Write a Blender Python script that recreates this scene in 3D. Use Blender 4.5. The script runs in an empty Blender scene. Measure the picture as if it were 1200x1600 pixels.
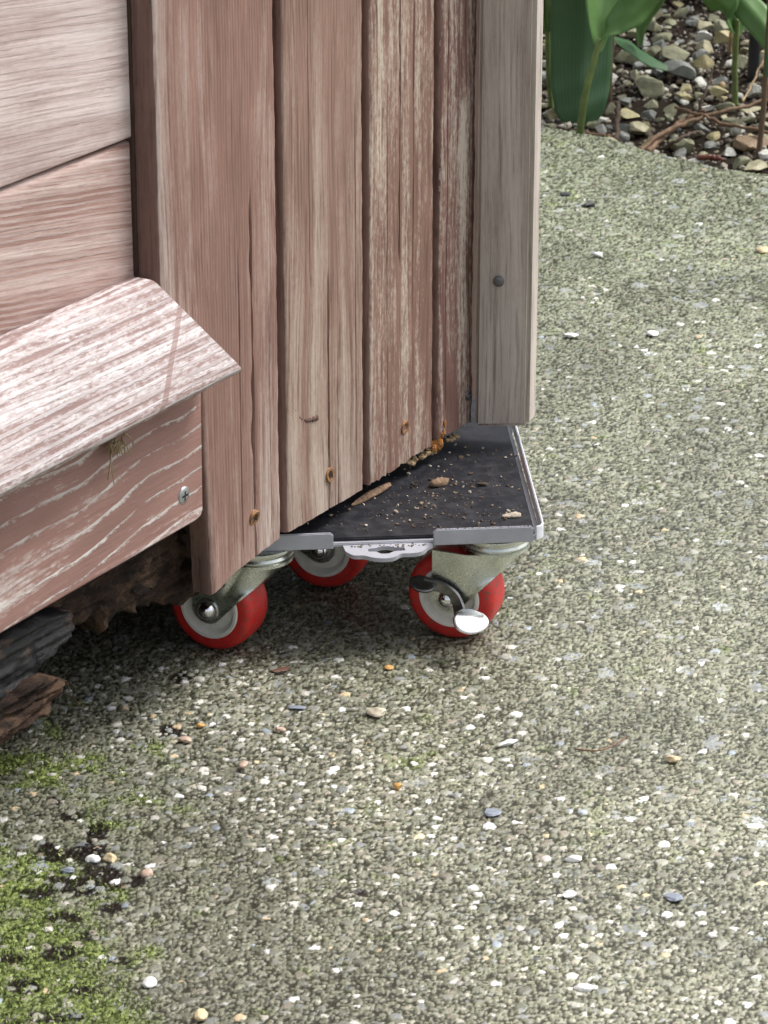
import bpy, bmesh, math, random
import numpy as np
from mathutils import Vector, Matrix, Euler
random.seed(7); rng = np.random.default_rng(11)
scene = bpy.context.scene
C = scene.collection
R = math.radians

# ---------------------------------------------------------------- camera, sky, sun, exposure
F = 4728.0; PITCH = R(22.17); CAMH = 0.6766
cam_d = bpy.data.cameras.new('camera'); cam = bpy.data.objects.new('camera', cam_d); C.objects.link(cam)
cam.location = (0, 0, CAMH); cam.rotation_euler = (R(90) - PITCH, 0, 0)
cam_d.sensor_fit = 'VERTICAL'; cam_d.sensor_height = 24.0; cam_d.lens = 24.0 * F / 1600.0
cam_d.clip_start = 0.05; cam_d.clip_end = 300
cam_d.dof.use_dof = True; cam_d.dof.focus_distance = 1.6; cam_d.dof.aperture_fstop = 30
scene.camera = cam
SUN_EL = R(52); SUN_AZ = R(62)          # azimuth measured from +X towards... direction of light source
sun_dir = Vector((math.cos(SUN_EL) * 0.84, math.cos(SUN_EL) * 0.30, math.sin(SUN_EL))).normalized()
w = bpy.data.worlds.new('World'); scene.world = w; w.use_nodes = True
nt = w.node_tree; bg = nt.nodes['Background']
sky = nt.nodes.new('ShaderNodeTexSky'); sky.sky_type = 'NISHITA'; sky.sun_disc = False
sky.sun_elevation = math.asin(sun_dir.z); sky.sun_rotation = math.atan2(sun_dir.x, sun_dir.y)
sky.dust_density = 4.0; sky.air_density = 1.0; sky.ozone_density = 1.0
hs = nt.nodes.new('ShaderNodeHueSaturation'); hs.inputs['Saturation'].default_value = 0.36
nt.links.new(sky.outputs[0], hs.inputs['Color']); nt.links.new(hs.outputs[0], bg.inputs['Color'])
bg.inputs['Strength'].default_value = 0.145
sl = bpy.data.lights.new('sun', 'SUN'); sl.energy = 1.9; sl.angle = R(20); sl.color = (1, 0.97, 0.93)
so = bpy.data.objects.new('sun', sl); C.objects.link(so)
so.rotation_euler = sun_dir.to_track_quat('Z', 'Y').to_euler()
scene.view_settings.view_transform = 'Standard'; scene.view_settings.look = 'None'
scene.view_settings.gamma = 1.0; scene.view_settings.exposure = 0.62

# ---------------------------------------------------------------- measuring helpers (photo measurements -> metres)
CAM = np.array([0, 0, CAMH]); cp, sp = math.cos(PITCH), math.sin(PITCH)
def ray(u, v):
    a = (u - 600) / F; b = (800 - v) / F
    return np.array([a, cp + b * sp, -sp + b * cp])
def gz(u, v, z=0.0):
    r = ray(u, v); return CAM + (z - CAM[2]) / r[2] * r
def at(u, v, Y):
    r = ray(u, v); return CAM + Y / r[1] * r
def topix(X, Y, Z):
    dx, dy, dz = X, Y, Z - CAMH
    f = dy * cp - dz * sp; b = dy * sp + dz * cp
    return 600 + F * dx / f, 800 - F * b / f
TH = R(31); WD = np.array([math.sin(TH), math.cos(TH), 0]); WN = np.array([math.cos(TH), -math.sin(TH), 0])
WO = np.array([-0.0086, 1.5105, 0.0])
def wp(u, v, off=0.0):
    r = ray(u, v); t = (off - (CAM - WO) @ WN) / (r @ WN); P = CAM + t * r
    return float((P - WO) @ WD), float(P[2])

# ---------------------------------------------------------------- materials
class NT:
    def __init__(s, name):
        s.m = bpy.data.materials.new(name); s.m.use_nodes = True
        s.t = s.m.node_tree; s.b = s.t.nodes['Principled BSDF']; s.tc = s.t.nodes.new('ShaderNodeTexCoord')
    def n(s, ty, **k):
        o = s.t.nodes.new(ty)
        for a, b in k.items(): setattr(o, a, b)
        return o
    def l(s, a, b): s.t.links.new(a, b)
    def setin(s, sock, v):
        if hasattr(v, 'is_linked') or isinstance(v, bpy.types.NodeSocket): s.l(v, sock)
        else:
            if sock.type == 'RGBA' and len(v) == 3: v = (*v, 1)
            sock.default_value = v
    def math(s, op, a, b=0.0, c=None, clamp=False):
        o = s.n('ShaderNodeMath', operation=op, use_clamp=clamp)
        s.setin(o.inputs[0], a); s.setin(o.inputs[1], b)
        if c is not None: s.setin(o.inputs[2], c)
        return o.outputs[0]
    def vmul(s, v, sc, loc=(0, 0, 0), rot=(0, 0, 0)):
        o = s.n('ShaderNodeMapping'); s.l(v, o.inputs[0])
        o.inputs['Scale'].default_value = sc; o.inputs['Location'].default_value = loc; o.inputs['Rotation'].default_value = rot
        return o.outputs[0]
    def noise(s, v, scale=1.0, detail=2.0, rough=0.5, dist=0.0):
        o = s.n('ShaderNodeTexNoise'); s.l(v, o.inputs['Vector'])
        o.inputs['Scale'].default_value = scale; o.inputs['Detail'].default_value = detail
        o.inputs['Roughness'].default_value = rough; o.inputs['Distortion'].default_value = dist
        return o.outputs['Fac']
    def ramp(s, f, stops, interp='LINEAR'):
        o = s.n('ShaderNodeValToRGB'); s.setin(o.inputs[0], f); o.color_ramp.interpolation = interp
        e = o.color_ramp.elements
        while len(e) < len(stops): e.new(0.5)
        for i, (p, c) in enumerate(stops):
            e[i].position = p
            e[i].color = (c, c, c, 1) if isinstance(c, (int, float)) else (*c, 1)
        return o.outputs[0]
    def mix(s, f, a, b, blend='MIX'):
        o = s.n('ShaderNodeMix', data_type='RGBA', blend_type=blend)
        s.setin(o.inputs[0], f); s.setin(o.inputs[6], a); s.setin(o.inputs[7], b)
        return o.outputs[2]
    def bump(s, h, strength=0.5, dist=0.001):
        o = s.n('ShaderNodeBump'); o.inputs['Strength'].default_value = strength; o.inputs['Distance'].default_value = dist
        s.l(h, o.inputs['Height']); s.l(o.outputs[0], s.b.inputs['Normal'])
    def out(s, col=None, rough=None, metal=None, spec=None):
        if col is not None: s.setin(s.b.inputs['Base Color'], col)
        if rough is not None: s.setin(s.b.inputs['Roughness'], rough)
        if metal is not None: s.setin(s.b.inputs['Metallic'], metal)
        if spec is not None: s.setin(s.b.inputs['Specular IOR Level'], spec)
        return s.m

def wood(name, axis='z', paint=(.24, .115, .088), bare=(.42, .36, .30), cov=0.5, contrast=0.18, seed=0.0, tilt=0.0,
         fineA=330, broadA=70, blotch=0.35, lines=None, low_bare=0.0, dark=0.5, bumpd=0.0004, rough=0.62, speckle=0.25,
         left_bias=None, rings=None, stripe=None):
    """weathered stained softwood; grain runs along local z or local x (s)"""
    N = NT(name); o = N.tc.outputs['Object']
    if tilt: o = N.vmul(o, (1, 1, 1), rot=(0, tilt, 0))
    # slow wander of the grain
    L = (0.0, 0.0, 0.0)
    wn = N.n('ShaderNodeTexNoise'); N.l(N.vmul(o, (14, 14, 4) if axis == 'z' else (4, 14, 14), loc=(seed, 0, 0)), wn.inputs['Vector'])
    wn.inputs['Scale'].default_value = 1; wn.inputs['Detail'].default_value = 1
    va = N.n('ShaderNodeVectorMath', operation='MULTIPLY_ADD')
    N.l(wn.outputs['Color'], va.inputs[0]); va.inputs[1].default_value = (.02, .02, .02); N.l(o, va.inputs[2])
    o2 = va.outputs[0]
    def sc(A, Ln): return (A, A, Ln) if axis == 'z' else (Ln, A, A)
    s1 = N.noise(N.vmul(o2, sc(fineA, 7), loc=(seed * 3, 1, 2)), 1, 3, .6)
    s2 = N.noise(N.vmul(o2, sc(broadA, 2.2), loc=(seed * 5, 4, 2)), 1, 3, .55)
    s0 = N.noise(N.vmul(o2, sc(fineA * 2.3, 22), loc=(seed * 2, 7, 2)), 1, 2, .6)
    bl = N.noise(N.vmul(o, sc(38, 12), loc=(seed, seed, 5)), 1, 5, .62)
    spk = N.noise(N.vmul(o, sc(520, 210), loc=(seed, 3, 5)), 1, 3, .7)
    f = N.math('MULTIPLY', s1, .30)
    f = N.math('MULTIPLY_ADD', s2, .38, f)
    f = N.math('MULTIPLY_ADD', bl, blotch, f)
    f = N.math('MULTIPLY_ADD', spk, speckle, f)
    f = N.math('MULTIPLY_ADD', s0, .24, f)
    tot = .5 * (.30 + .38 + blotch + speckle + .24)
    f = N.math('SUBTRACT', f, tot)           # ~0 mean
    sep = N.n('ShaderNodeSeparateXYZ'); N.l(N.tc.outputs['Object'], sep.inputs[0])
    if low_bare:                              # wear towards the foot of the board
        mr = N.n('ShaderNodeMapRange'); N.l(sep.outputs[2], mr.inputs[0])
        mr.inputs[1].default_value = .34; mr.inputs[2].default_value = .09; mr.inputs[3].default_value = 0; mr.inputs[4].default_value = low_bare
        f = N.math('ADD', f, mr.outputs[0])
    if left_bias:
        x0, x1, amt = left_bias
        mr = N.n('ShaderNodeMapRange'); N.l(sep.outputs[0], mr.inputs[0])
        mr.inputs[1].default_value = x0; mr.inputs[2].default_value = x1; mr.inputs[3].default_value = 0; mr.inputs[4].default_value = amt
        f = N.math('ADD', f, mr.outputs[0])
    thr = (cov - .5) * .42
    mask = N.ramp(N.math('MULTIPLY_ADD', N.math('SUBTRACT', f, thr), 1.0 / contrast * .5, .5, clamp=True), [(0.12, 0), (0.88, 1)])
    ringfac = None
    if rings:
        fr, dist, thr0, stren, ang = rings
        sp3 = N.n('ShaderNodeSeparateXYZ'); N.l(N.vmul(N.tc.outputs['Object'], (1, 1, 1), rot=(0, ang, 0)), sp3.inputs[0])
        acr = sp3.outputs[2] if axis == 's' else sp3.outputs[0]
        w1 = N.noise(N.vmul(o, (7, 1, 5) if axis == 's' else (5, 1, 7), loc=(seed, 2, 0)), 1, 2, .5)
        w2 = N.noise(N.vmul(o, (30, 1, 60) if axis == 's' else (60, 1, 30), loc=(seed, 5, 0)), 1, 3, .6)
        w3 = N.noise(N.vmul(o, (12, 1, 90) if axis == 's' else (90, 1, 12), loc=(seed, 8, 0)), 1, 2, .6)
        val = N.math('MULTIPLY_ADD', w1, dist, acr); val = N.math('MULTIPLY_ADD', w2, dist * .12, val)
        fr_ = N.math('FRACT', N.math('MULTIPLY', val, fr))
        wid = N.math('MULTIPLY_ADD', w3, .5, thr0 - .25); wid = N.math('MULTIPLY_ADD', N.math('SUBTRACT', spk, .5), .55, wid)
        rg = N.math('MULTIPLY', N.math('SUBTRACT', fr_, wid), 9.0, clamp=True)
        ringfac = N.math('MULTIPLY', rg, stren)
        brk = N.ramp(N.noise(N.vmul(o, sc(90, 25), loc=(seed, 9, 9)), 1, 4, .7), [(.3, .35), (.6, 1)])
        ringfac = N.math('MULTIPLY', ringfac, brk)
        mask = N.math('MAXIMUM', mask, ringfac)
    if stripe:    # clean paint where a strip once covered the board
        sA, zA, sB, zB, hw_ = stripe; kk = (sB - sA) / (zB - zA)
        dd = N.math('ABSOLUTE', N.math('SUBTRACT', sep.outputs[0], N.math('MULTIPLY_ADD', sep.outputs[2], kk, sA - kk * zA)))
        mask = N.math('MULTIPLY', mask, N.math('MULTIPLY_ADD', N.math('MULTIPLY', N.math('SUBTRACT', dd, hw_), 2500.0, clamp=True), .8, .2))
    pv = N.mix(N.ramp(bl, [(.3, 0), (.7, 1)]), tuple(c * .82 for c in paint), tuple(min(1, c * 1.18) for c in paint))
    bv = N.mix(N.ramp(s2, [(.3, 0), (.7, 1)]), tuple(c * .85 for c in bare), tuple(min(1, c * 1.12) for c in bare))
    col = N.mix(mask, pv, bv)
    dl = N.ramp(s1, [(.22, 1 - dark), (.42, 1)])
    col = N.mix(1.0, col, dl, 'MULTIPLY')
    dl2 = N.ramp(s0, [(.25, 1 - dark * .7), (.45, 1)])
    col = N.mix(1.0, col, dl2, 'MULTIPLY')
    N.out(col, N.ramp(s1, [(.2, min(1, rough + .1)), (.8, rough - .08)]), spec=.4)
    h = N.math('MULTIPLY_ADD', s0, .4, s1)
    h = N.math('MULTIPLY_ADD', spk, .35, h)
    if ringfac is not None: h = N.math('MULTIPLY_ADD', ringfac, .6, h)
    N.bump(h, .8, bumpd)
    return N.m

def flat(name, col, rough=.6, metal=0.0, nscale=0, namp=.25, bumpd=0, spec=.5, coat=0):
    N = NT(name)
    if nscale:
        f = N.noise(N.tc.outputs['Object'], nscale, 5, .65)
        c = N.mix(N.ramp(f, [(.3, 0), (.7, 1)]), tuple(x * (1 - namp) for x in col), tuple(min(1, x * (1 + namp)) for x in col))
        N.out(c, N.ramp(f, [(.3, min(1, rough * 1.25)), (.7, rough * .8)]), metal, spec)
        if bumpd: N.bump(f, .7, bumpd)
    else: N.out(col, rough, metal, spec)
    if coat: N.b.inputs['Coat Weight'].default_value = coat; N.b.inputs['Coat Roughness'].default_value = .1
    return N.m

# ---------------------------------------------------------------- object helpers
def mesh_obj(name, bm, mat, parent=None, smooth=True, mats=None):
    me = bpy.data.meshes.new(name); bm.to_mesh(me); bm.free()
    if smooth: me.polygons.foreach_set('use_smooth', [True] * len(me.polygons))
    for m in (mats or [mat]): me.materials.append(m)
    o = bpy.data.objects.new(name, me); C.objects.link(o)
    if parent: o.parent = parent
    return o
def sharp(o, ang=35):
    me = o.data
    bm = bmesh.new(); bm.from_mesh(me)
    for e in bm.edges:
        if len(e.link_faces) == 2 and e.calc_face_angle(0) > R(ang): e.smooth = False
    bm.to_mesh(me); bm.free(); return o
def empty(name, loc, rz=0):
    o = bpy.data.objects.new(name, None); C.objects.link(o); o.location = loc; o.rotation_euler = (0, 0, rz); o.empty_display_size = .02
    return o
def tag(o, label=None, cat=None, group=None, kind=None):
    if label: o['label'] = label
    if cat: o['category'] = cat
    if group: o['group'] = group
    if kind: o['kind'] = kind
    return o
def box(bm, x0, x1, y0, y1, z0, z1, bev=0.0, mi=0):
    vs = [bm.verts.new((x, y, z)) for x in (x0, x1) for y in (y0, y1) for z in (z0, z1)]
    fs = []
    for q in ((0, 1, 3, 2), (4, 6, 7, 5), (0, 4, 5, 1), (2, 3, 7, 6), (0, 2, 6, 4), (1, 5, 7, 3)):
        f = bm.faces.new([vs[i] for i in q]); f.material_index = mi; fs.append(f)
    if bev:
        es = list({e for f in fs for e in f.edges})
        bmesh.ops.bevel(bm, geom=es, offset=bev, segments=2, affect='EDGES', profile=.5)
    return fs
def prism(bm, pts, d0, d1, ax='y', bev=0.0, mi=0):
    """extrude a 2-D outline; ax = extrusion axis"""
    def P(a, b, d):
        return {'y': (a, d, b), 'z': (a, b, d), 'x': (d, a, b)}[ax]
    A = [bm.verts.new(P(a, b, d0)) for a, b in pts]; B = [bm.verts.new(P(a, b, d1)) for a, b in pts]
    n = len(pts); fs = [bm.faces.new(A), bm.faces.new(B[::-1])]
    for i in range(n): fs.append(bm.faces.new((A[i], B[i], B[(i + 1) % n], A[(i + 1) % n])))
    for f in fs: f.material_index = mi
    bmesh.ops.recalc_face_normals(bm, faces=fs)
    if bev:
        es = list({e for f in fs[:2] for e in f.edges})
        bmesh.ops.bevel(bm, geom=es, offset=bev, segments=2, affect='EDGES')
    return fs
def lathe(bm, prof, seg=48, M=None, mi=0, closed=False):
    """prof (r, h) revolved about local z"""
    M = M or Matrix.Identity(4); rings = []
    for r, h in prof:
        if r < 1e-7: rings.append([bm.verts.new(M @ Vector((0, 0, h)))])
        else: rings.append([bm.verts.new(M @ Vector((r * math.cos(2 * math.pi * k / seg), r * math.sin(2 * math.pi * k / seg), h))) for k in range(seg)])
    fs = []
    pairs = list(zip(rings[:-1], rings[1:])) + ([(rings[-1], rings[0])] if closed else [])
    for a, b in pairs:
        for k in range(seg):
            k2 = (k + 1) % seg
            q = [a[k % len(a)], a[k2 % len(a)], b[k2 % len(b)], b[k % len(b)]]
            u = []
            for x in q:
                if x not in u: u.append(x)
            if len(u) > 2:
                f = bm.faces.new(u); f.material_index = mi; fs.append(f)
    bmesh.ops.recalc_face_normals(bm, faces=fs)
    return fs
def tube(bm, pts, rad, seg=8, mi=0):
    pts = [Vector(p) for p in pts]; n = len(pts); rad = [float(x) for x in rad] if not isinstance(rad, (int, float)) else rad
    if isinstance(rad, (int, float)): rad = [rad] * n
    rings = []; prev = None
    for i, p in enumerate(pts):
        t = (pts[min(i + 1, n - 1)] - pts[max(i - 1, 0)]).normalized()
        a = prev - t * prev.dot(t) if prev else t.orthogonal()
        a.normalize(); prev = a; b = t.cross(a)
        rings.append([bm.verts.new(p + rad[i] * (math.cos(2 * math.pi * k / seg) * a + math.sin(2 * math.pi * k / seg) * b)) for k in range(seg)])
    for A, B in zip(rings[:-1], rings[1:]):
        for k in range(seg): bm.faces.new((A[k], A[(k + 1) % seg], B[(k + 1) % seg], B[k])).material_index = mi
    bm.faces.new(rings[0][::-1]); bm.faces.new(rings[-1])
def smooth_path(P, n=8):
    P = [Vector(p) for p in P]; out = []
    for i in range(len(P) - 1):
        a, b, c, d = P[max(i - 1, 0)], P[i], P[i + 1], P[min(i + 2, len(P) - 1)]
        for k in range(n):
            t = k / n
            out.append(.5 * ((2 * b) + (c - a) * t + (2 * a - 5 * b + 4 * c - d) * t * t + (3 * b - a - 3 * c + d) * t ** 3))
    out.append(P[-1]); return out
_ico = {}
def ico(sub):
    if sub not in _ico:
        bm = bmesh.new(); bmesh.ops.create_icosphere(bm, subdivisions=sub, radius=1)
        _ico[sub] = (np.array([v.co for v in bm.verts]), [[v.index for v in f.verts] for f in bm.faces]); bm.free()
    return _ico[sub]
def rock_verts(size, r, sub=3, cuts=7, rough=.05, cmin=.55):
    V, Fc = ico(sub); V = V.copy()
    for k in range(cuts):
        n = r.normal(size=3); n /= np.linalg.norm(n); d = r.uniform(cmin, .92)
        q = V @ n; m = q > d; V[m] -= np.outer(q[m] - d, n)
    for k in range(4):
        n = r.normal(size=3) * (2.5 + 2 * k); V *= (1 + rough / (1 + k * .6) * np.sin(V @ n + r.uniform(0, 6)))[:, None]
    V *= np.array(size) / 2
    return V, Fc
def add_raw(bm, V, Fc, mi=0):
    vs = [bm.verts.new(v) for v in V]
    for f in Fc:
        try: bm.faces.new([vs[i] for i in f]).material_index = mi
        except ValueError: pass
def rot_np(r, tilt=.5):
    return np.array(Euler((r.uniform(-tilt, tilt), r.uniform(-tilt, tilt), r.uniform(0, 6.28))).to_matrix())

# numpy value noise
_T = rng.random(65536)
def h2(ix, iy, k): return _T[(ix * 7385 + iy * 19349 + k * 8349 + (ix * iy) * 31) & 65535]
def vnoise(x, y, k=0):
    ix = np.floor(x).astype(np.int64); iy = np.floor(y).astype(np.int64); fx = x - ix; fy = y - iy
    fx = fx * fx * (3 - 2 * fx); fy = fy * fy * (3 - 2 * fy)
    return (h2(ix, iy, k) * (1 - fx) + h2(ix + 1, iy, k) * fx) * (1 - fy) + (h2(ix, iy + 1, k) * (1 - fx) + h2(ix + 1, iy + 1, k) * fx) * fy
def fbm(x, y, k=0, o=4):
    s = 0; a = 1; t = 0
    for i in range(o): s = s + a * vnoise(x * 2 ** i + i * 17.3, y * 2 ** i - i * 9.1, k + i); t += a; a *= .5
    return s / t
def sstep(x, a, b):
    t = np.clip((x - a) / (b - a), 0, 1); return t * t * (3 - 2 * t)

# ================================================================ SETTING: ground
def ground_edge_y(x):
    """front edge of the planting bed: the concrete stops here"""
    return np.interp(x, [-1.6, -.3, .12, .19, .24, .30, .36, 1.2], [2.95, 2.72, 2.555, 2.515, 2.455, 2.405, 2.375, 2.15])
def build_path():
    rows = []; y = .93
    while y < 2.66:
        rows.append(y); y += .00078 * (y / 1.1) ** 1.55
    rows = np.array(rows); nx = 980
    a = np.linspace(-.205, .185, nx)
    Y = np.repeat(rows[:, None], nx, 1); X = a[None, :] * (Y + .18) * .98
    U, V = topix(X, Y, 0 * X)
    wx = X + .0015 * (fbm(X * 300, Y * 300, 40, 2) - .5); wy = Y + .0015 * (fbm(X * 300, Y * 300, 50, 2) - .5)
    base = (fbm(X * 9, Y * 9, 3, 4) - .5) * .004
    fine = fbm(X * 900, Y * 900, 9, 2)
    def blob(u, v, ru, rv): return np.exp(-(((U - u) / ru) ** 2 + ((V - v) / rv) ** 2))
    big = fbm(X * 14, Y * 11, 21, 4); med = fbm(X * 60, Y * 60, 27, 4)
    moss = np.clip(1.05 * blob(0, 1450, 150, 140) + 1.0 * blob(40, 1600, 270, 110) + .62 * blob(20, 1190, 150, 80) + .30 * blob(230, 1180, 120, 60)
                   + .3 * blob(250, 1350, 260, 200), 0, 1.3)
    moss = sstep(moss + (med - .5) * 2.2 + (big - .5) * .8, .40, 1.15) * .9
    humus = sum(blob(u, v, ru, rv) for u, v, ru, rv in [(85, 1250, 16, 9), (110, 1275, 18, 9), (135, 1330, 34, 20), (165, 1365, 26, 22), (75, 1330, 18, 16), (100, 1385, 28, 12),
             (95, 1435, 36, 12), (95, 1490, 34, 14), (140, 1462, 26, 9), (40, 1545, 34, 12), (130, 1548, 34, 8), (235, 1540, 16, 16), (210, 1380, 22, 9), (75, 1590, 30, 9), (15, 1600, 14, 8), (150, 1300, 16, 9), (60, 1400, 26, 9), (175, 1420, 22, 8), (20, 1500, 22, 8), (110, 1590, 26, 8), (185, 1500, 20, 8), (55, 1275, 20, 7), (130, 1395, 22, 9),
             (285, 1065, 16, 12), (265, 1140, 26, 10), (565, 1395, 12, 6), (435, 1050, 16, 9)])
    humus = sstep(humus * 1.3 + (med - .5) * 1.5, .40, .75)
    pale = np.clip(1.0 * blob(330, 1110, 230, 95) + .8 * blob(460, 1230, 190, 90) + .5 * blob(620, 1300, 250, 130) + .35 * blob(900, 1450, 400, 200), 0, 1)
    far = sstep(Y, 1.55, 2.35)
    H = base.copy(); best = base + (fine - .5) * .0004
    shp = X.shape
    col = np.empty(shp + (3,), np.float32)
    dk = np.array([.016, .015, .010]); mt = np.array([.055, .054, .034])
    k0 = (.45 + .55 * big)[..., None]
    col[:] = dk * (1 - k0) + mt * k0
    col[:] = col * (1 - moss[..., None]) + np.array([.030, .044, .010]) * moss[..., None]
    col[:] = col * (1 - humus[..., None]) + np.array([.016, .010, .008]) * humus[..., None]
    kind = np.zeros(shp, np.int8)
    olive = np.array([[.265, .275, .195], [.30, .305, .225], [.22, .225, .16], [.27, .265, .20], [.34, .345, .27], [.18, .185, .135]])
    pal = np.array([[.52, .51, .43], [.44, .42, .33], [.60, .59, .52], [.38, .355, .27], [.30, .31, .30], [.48, .45, .38]])
    whi = np.array([[.80, .80, .77], [.72, .71, .66], [.85, .85, .83], [.55, .53, .47], [.60, .47, .30], [.66, .63, .57], [.30, .34, .38]])
    emb = np.array([[.30, .30, .24], [.25, .26, .20], [.33, .33, .27], [.28, .29, .28], [.23, .23, .18], [.36, .36, .31], [.31, .28, .22]])
    sla = np.array([[.30, .325, .34], [.36, .38, .39], [.25, .265, .28]])
    # layers: cell, radius lo/hi (fraction of cell), presence function, height factor, palette
    lay = [(.0021, .42, .64, None, .85, olive, 1), (.0035, .28, .50, .50, .75, olive, 2), (.0043, .24, .46, 'pale', .70, pal, 3),
           (.0063, .20, .44, 'emb', .42, emb, 6), (.0092, .14, .31, 'white', .50, whi, 4), (.021, .12, .27, 'slate', .08, sla, 5)]
    for c, r0, r1, pres, hf, P, sd in lay:
        ix0 = np.floor(wx / c).astype(np.int64); iy0 = np.floor(wy / c).astype(np.int64)
        for dj in (-1, 0, 1):
            for di in (-1, 0, 1):
                ix = ix0 + di; iy = iy0 + dj
                cx = (ix + .15 + .7 * h2(ix, iy, sd * 100 + 1)) * c; cy = (iy + .15 + .7 * h2(ix, iy, sd * 100 + 2)) * c
                rr = (r0 + (r1 - r0) * h2(ix, iy, sd * 100 + 3) ** 2) * c
                an = h2(ix, iy, sd * 100 + 4) * 6.283; asp = .62 + .6 * h2(ix, iy, sd * 100 + 5)
                dx = wx - cx; dy = wy - cy; ca = np.cos(an); sa = np.sin(an)
                p = (dx * ca + dy * sa) / rr; q = (-dx * sa + dy * ca) / (rr * asp)
                d2 = p * p + q * q
                lump = 1 + .22 * np.sin(3 * np.arctan2(q, p) + an * 5)
                d2 = d2 * lump
                hh = np.sqrt(np.clip(1 - d2, 0, 1)) ** (.8 if sd < 5 else .25) * rr * hf * asp * .72 - (.00022 if sd > 1 else .0)
                ok = d2 < 1
                pr = h2(ix, iy, sd * 100 + 6)
                if pres == 'pale': ok &= pr < (.08 + 1.1 * pale - .03 * far) * (1 - .15 * moss)
                elif pres == 'emb': ok &= pr < .42 - .15 * moss
                elif pres == 'white': ok &= pr < .15 + .38 * pale - .09 * far + .05 * moss
                elif pres == 'slate': ok &= pr < .13 + .30 * sstep(U, 650, 1150) * (1 - far * .6)
                elif pres is not None: ok &= pr < pres
                if sd < 3: ok &= pr > .10 + .10 * pale + .45 * humus
                z = base + hh + (sd > 3) * .0006 * (pr + .3)
                m = ok & (z > best)
                ci = (h2(ix, iy, sd * 100 + 7) * len(P) * .999).astype(int)
                bright = (.76 + .46 * h2(ix, iy, sd * 100 + 8)) * (.88 if sd in (3, 6) else 1)
                cc = P[ci] * (bright * 1.06 * (1 + .22 * pale * (sd in (3, 4))))[..., None]
                if sd < 3:
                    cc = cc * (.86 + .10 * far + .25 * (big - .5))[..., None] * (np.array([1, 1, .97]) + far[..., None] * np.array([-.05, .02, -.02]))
                    g = np.array([.185, .235, .06]) * (.55 + .9 * h2(ix, iy, sd * 100 + 9))[..., None]
                    cc = cc * (1 - moss[..., None]) + g * moss[..., None]
                    cc = cc * (1 - .92 * humus[..., None])
                if sd == 5: cc = cc * 1.12; cc = cc * (.85 + .3 * (med[..., None] - .3))
                cc = cc * (1 - .5 * (h2(ix, iy, 77)[..., None] > .88) * (sd < 4))
                best = np.where(m, z, best); col[m] = np.clip(cc[m], 0, .9)
                if sd > 2: kind[m] = sd
    # shade beneath shed and dolly painted into the wet ground colour
    under_shade = np.clip(blob(180, 980, 190, 60) + blob(560, 950, 200, 70) + blob(620, 890, 160, 60), 0, 1)
    col *= (1 - .45 * under_shade)[..., None]
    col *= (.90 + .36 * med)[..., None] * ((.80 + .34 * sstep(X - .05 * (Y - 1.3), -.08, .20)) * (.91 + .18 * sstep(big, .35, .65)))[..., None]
    ey = ground_edge_y(X) + (fbm(X * 40, Y * 0 + 3, 5, 3) - .5) * .02
    sink = sstep(Y, ey - .012, ey + .02)
    Z = best - .035 * sink
    Z = np.maximum(Z, -.0035 - .04 * sink)
    nr, nc = shp
    V3 = np.stack([X, Y, Z], -1).reshape(-1, 3).astype(np.float32)
    idx = np.arange(nr * nc).reshape(nr, nc)
    q = np.stack([idx[:-1, :-1], idx[:-1, 1:], idx[1:, 1:], idx[1:, :-1]], -1).reshape(-1, 4)
    keep = (V3[q[:, 0], 2] > -.033)
    q = q[keep]
    nv = len(V3)
    # the rest of the slab, coarse, a little lower than the worn surface
    xs = [-4, -1.6, -.3, .12, .19, .24, .30, .36, 1.2, 4]
    low = [(x, -4.0, -.006) for x in xs]; up = [(x, float(ground_edge_y(x)) - .005, -.006) for x in xs]
    ex = np.array(low + up, np.float32); m = len(xs)
    V3 = np.concatenate([V3, ex]); q2 = np.array([[nv + i, nv + i + 1, nv + m + i + 1, nv + m + i] for i in range(m - 1)])
    q = np.concatenate([q, q2])
    me = bpy.data.meshes.new('concrete_path')
    me.vertices.add(len(V3)); me.vertices.foreach_set('co', V3.ravel())
    me.loops.add(len(q) * 4); me.loops.foreach_set('vertex_index', q.ravel().astype(np.int32))
    me.polygons.add(len(q)); me.polygons.foreach_set('loop_start', np.arange(0, len(q) * 4, 4, dtype=np.int32))
    me.polygons.foreach_set('use_smooth', np.ones(len(q), bool))
    me.update()
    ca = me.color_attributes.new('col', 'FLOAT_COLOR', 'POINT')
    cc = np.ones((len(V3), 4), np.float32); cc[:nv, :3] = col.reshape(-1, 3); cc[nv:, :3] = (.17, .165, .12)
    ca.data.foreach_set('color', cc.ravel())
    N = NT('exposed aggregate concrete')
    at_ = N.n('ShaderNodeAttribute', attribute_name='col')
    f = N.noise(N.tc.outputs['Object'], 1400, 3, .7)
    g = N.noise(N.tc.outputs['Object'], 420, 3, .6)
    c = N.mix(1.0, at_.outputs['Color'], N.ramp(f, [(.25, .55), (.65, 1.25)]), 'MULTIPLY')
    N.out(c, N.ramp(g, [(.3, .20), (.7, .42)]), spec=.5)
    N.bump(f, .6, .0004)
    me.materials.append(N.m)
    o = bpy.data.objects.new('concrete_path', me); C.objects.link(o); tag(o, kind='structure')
build_path()

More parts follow.
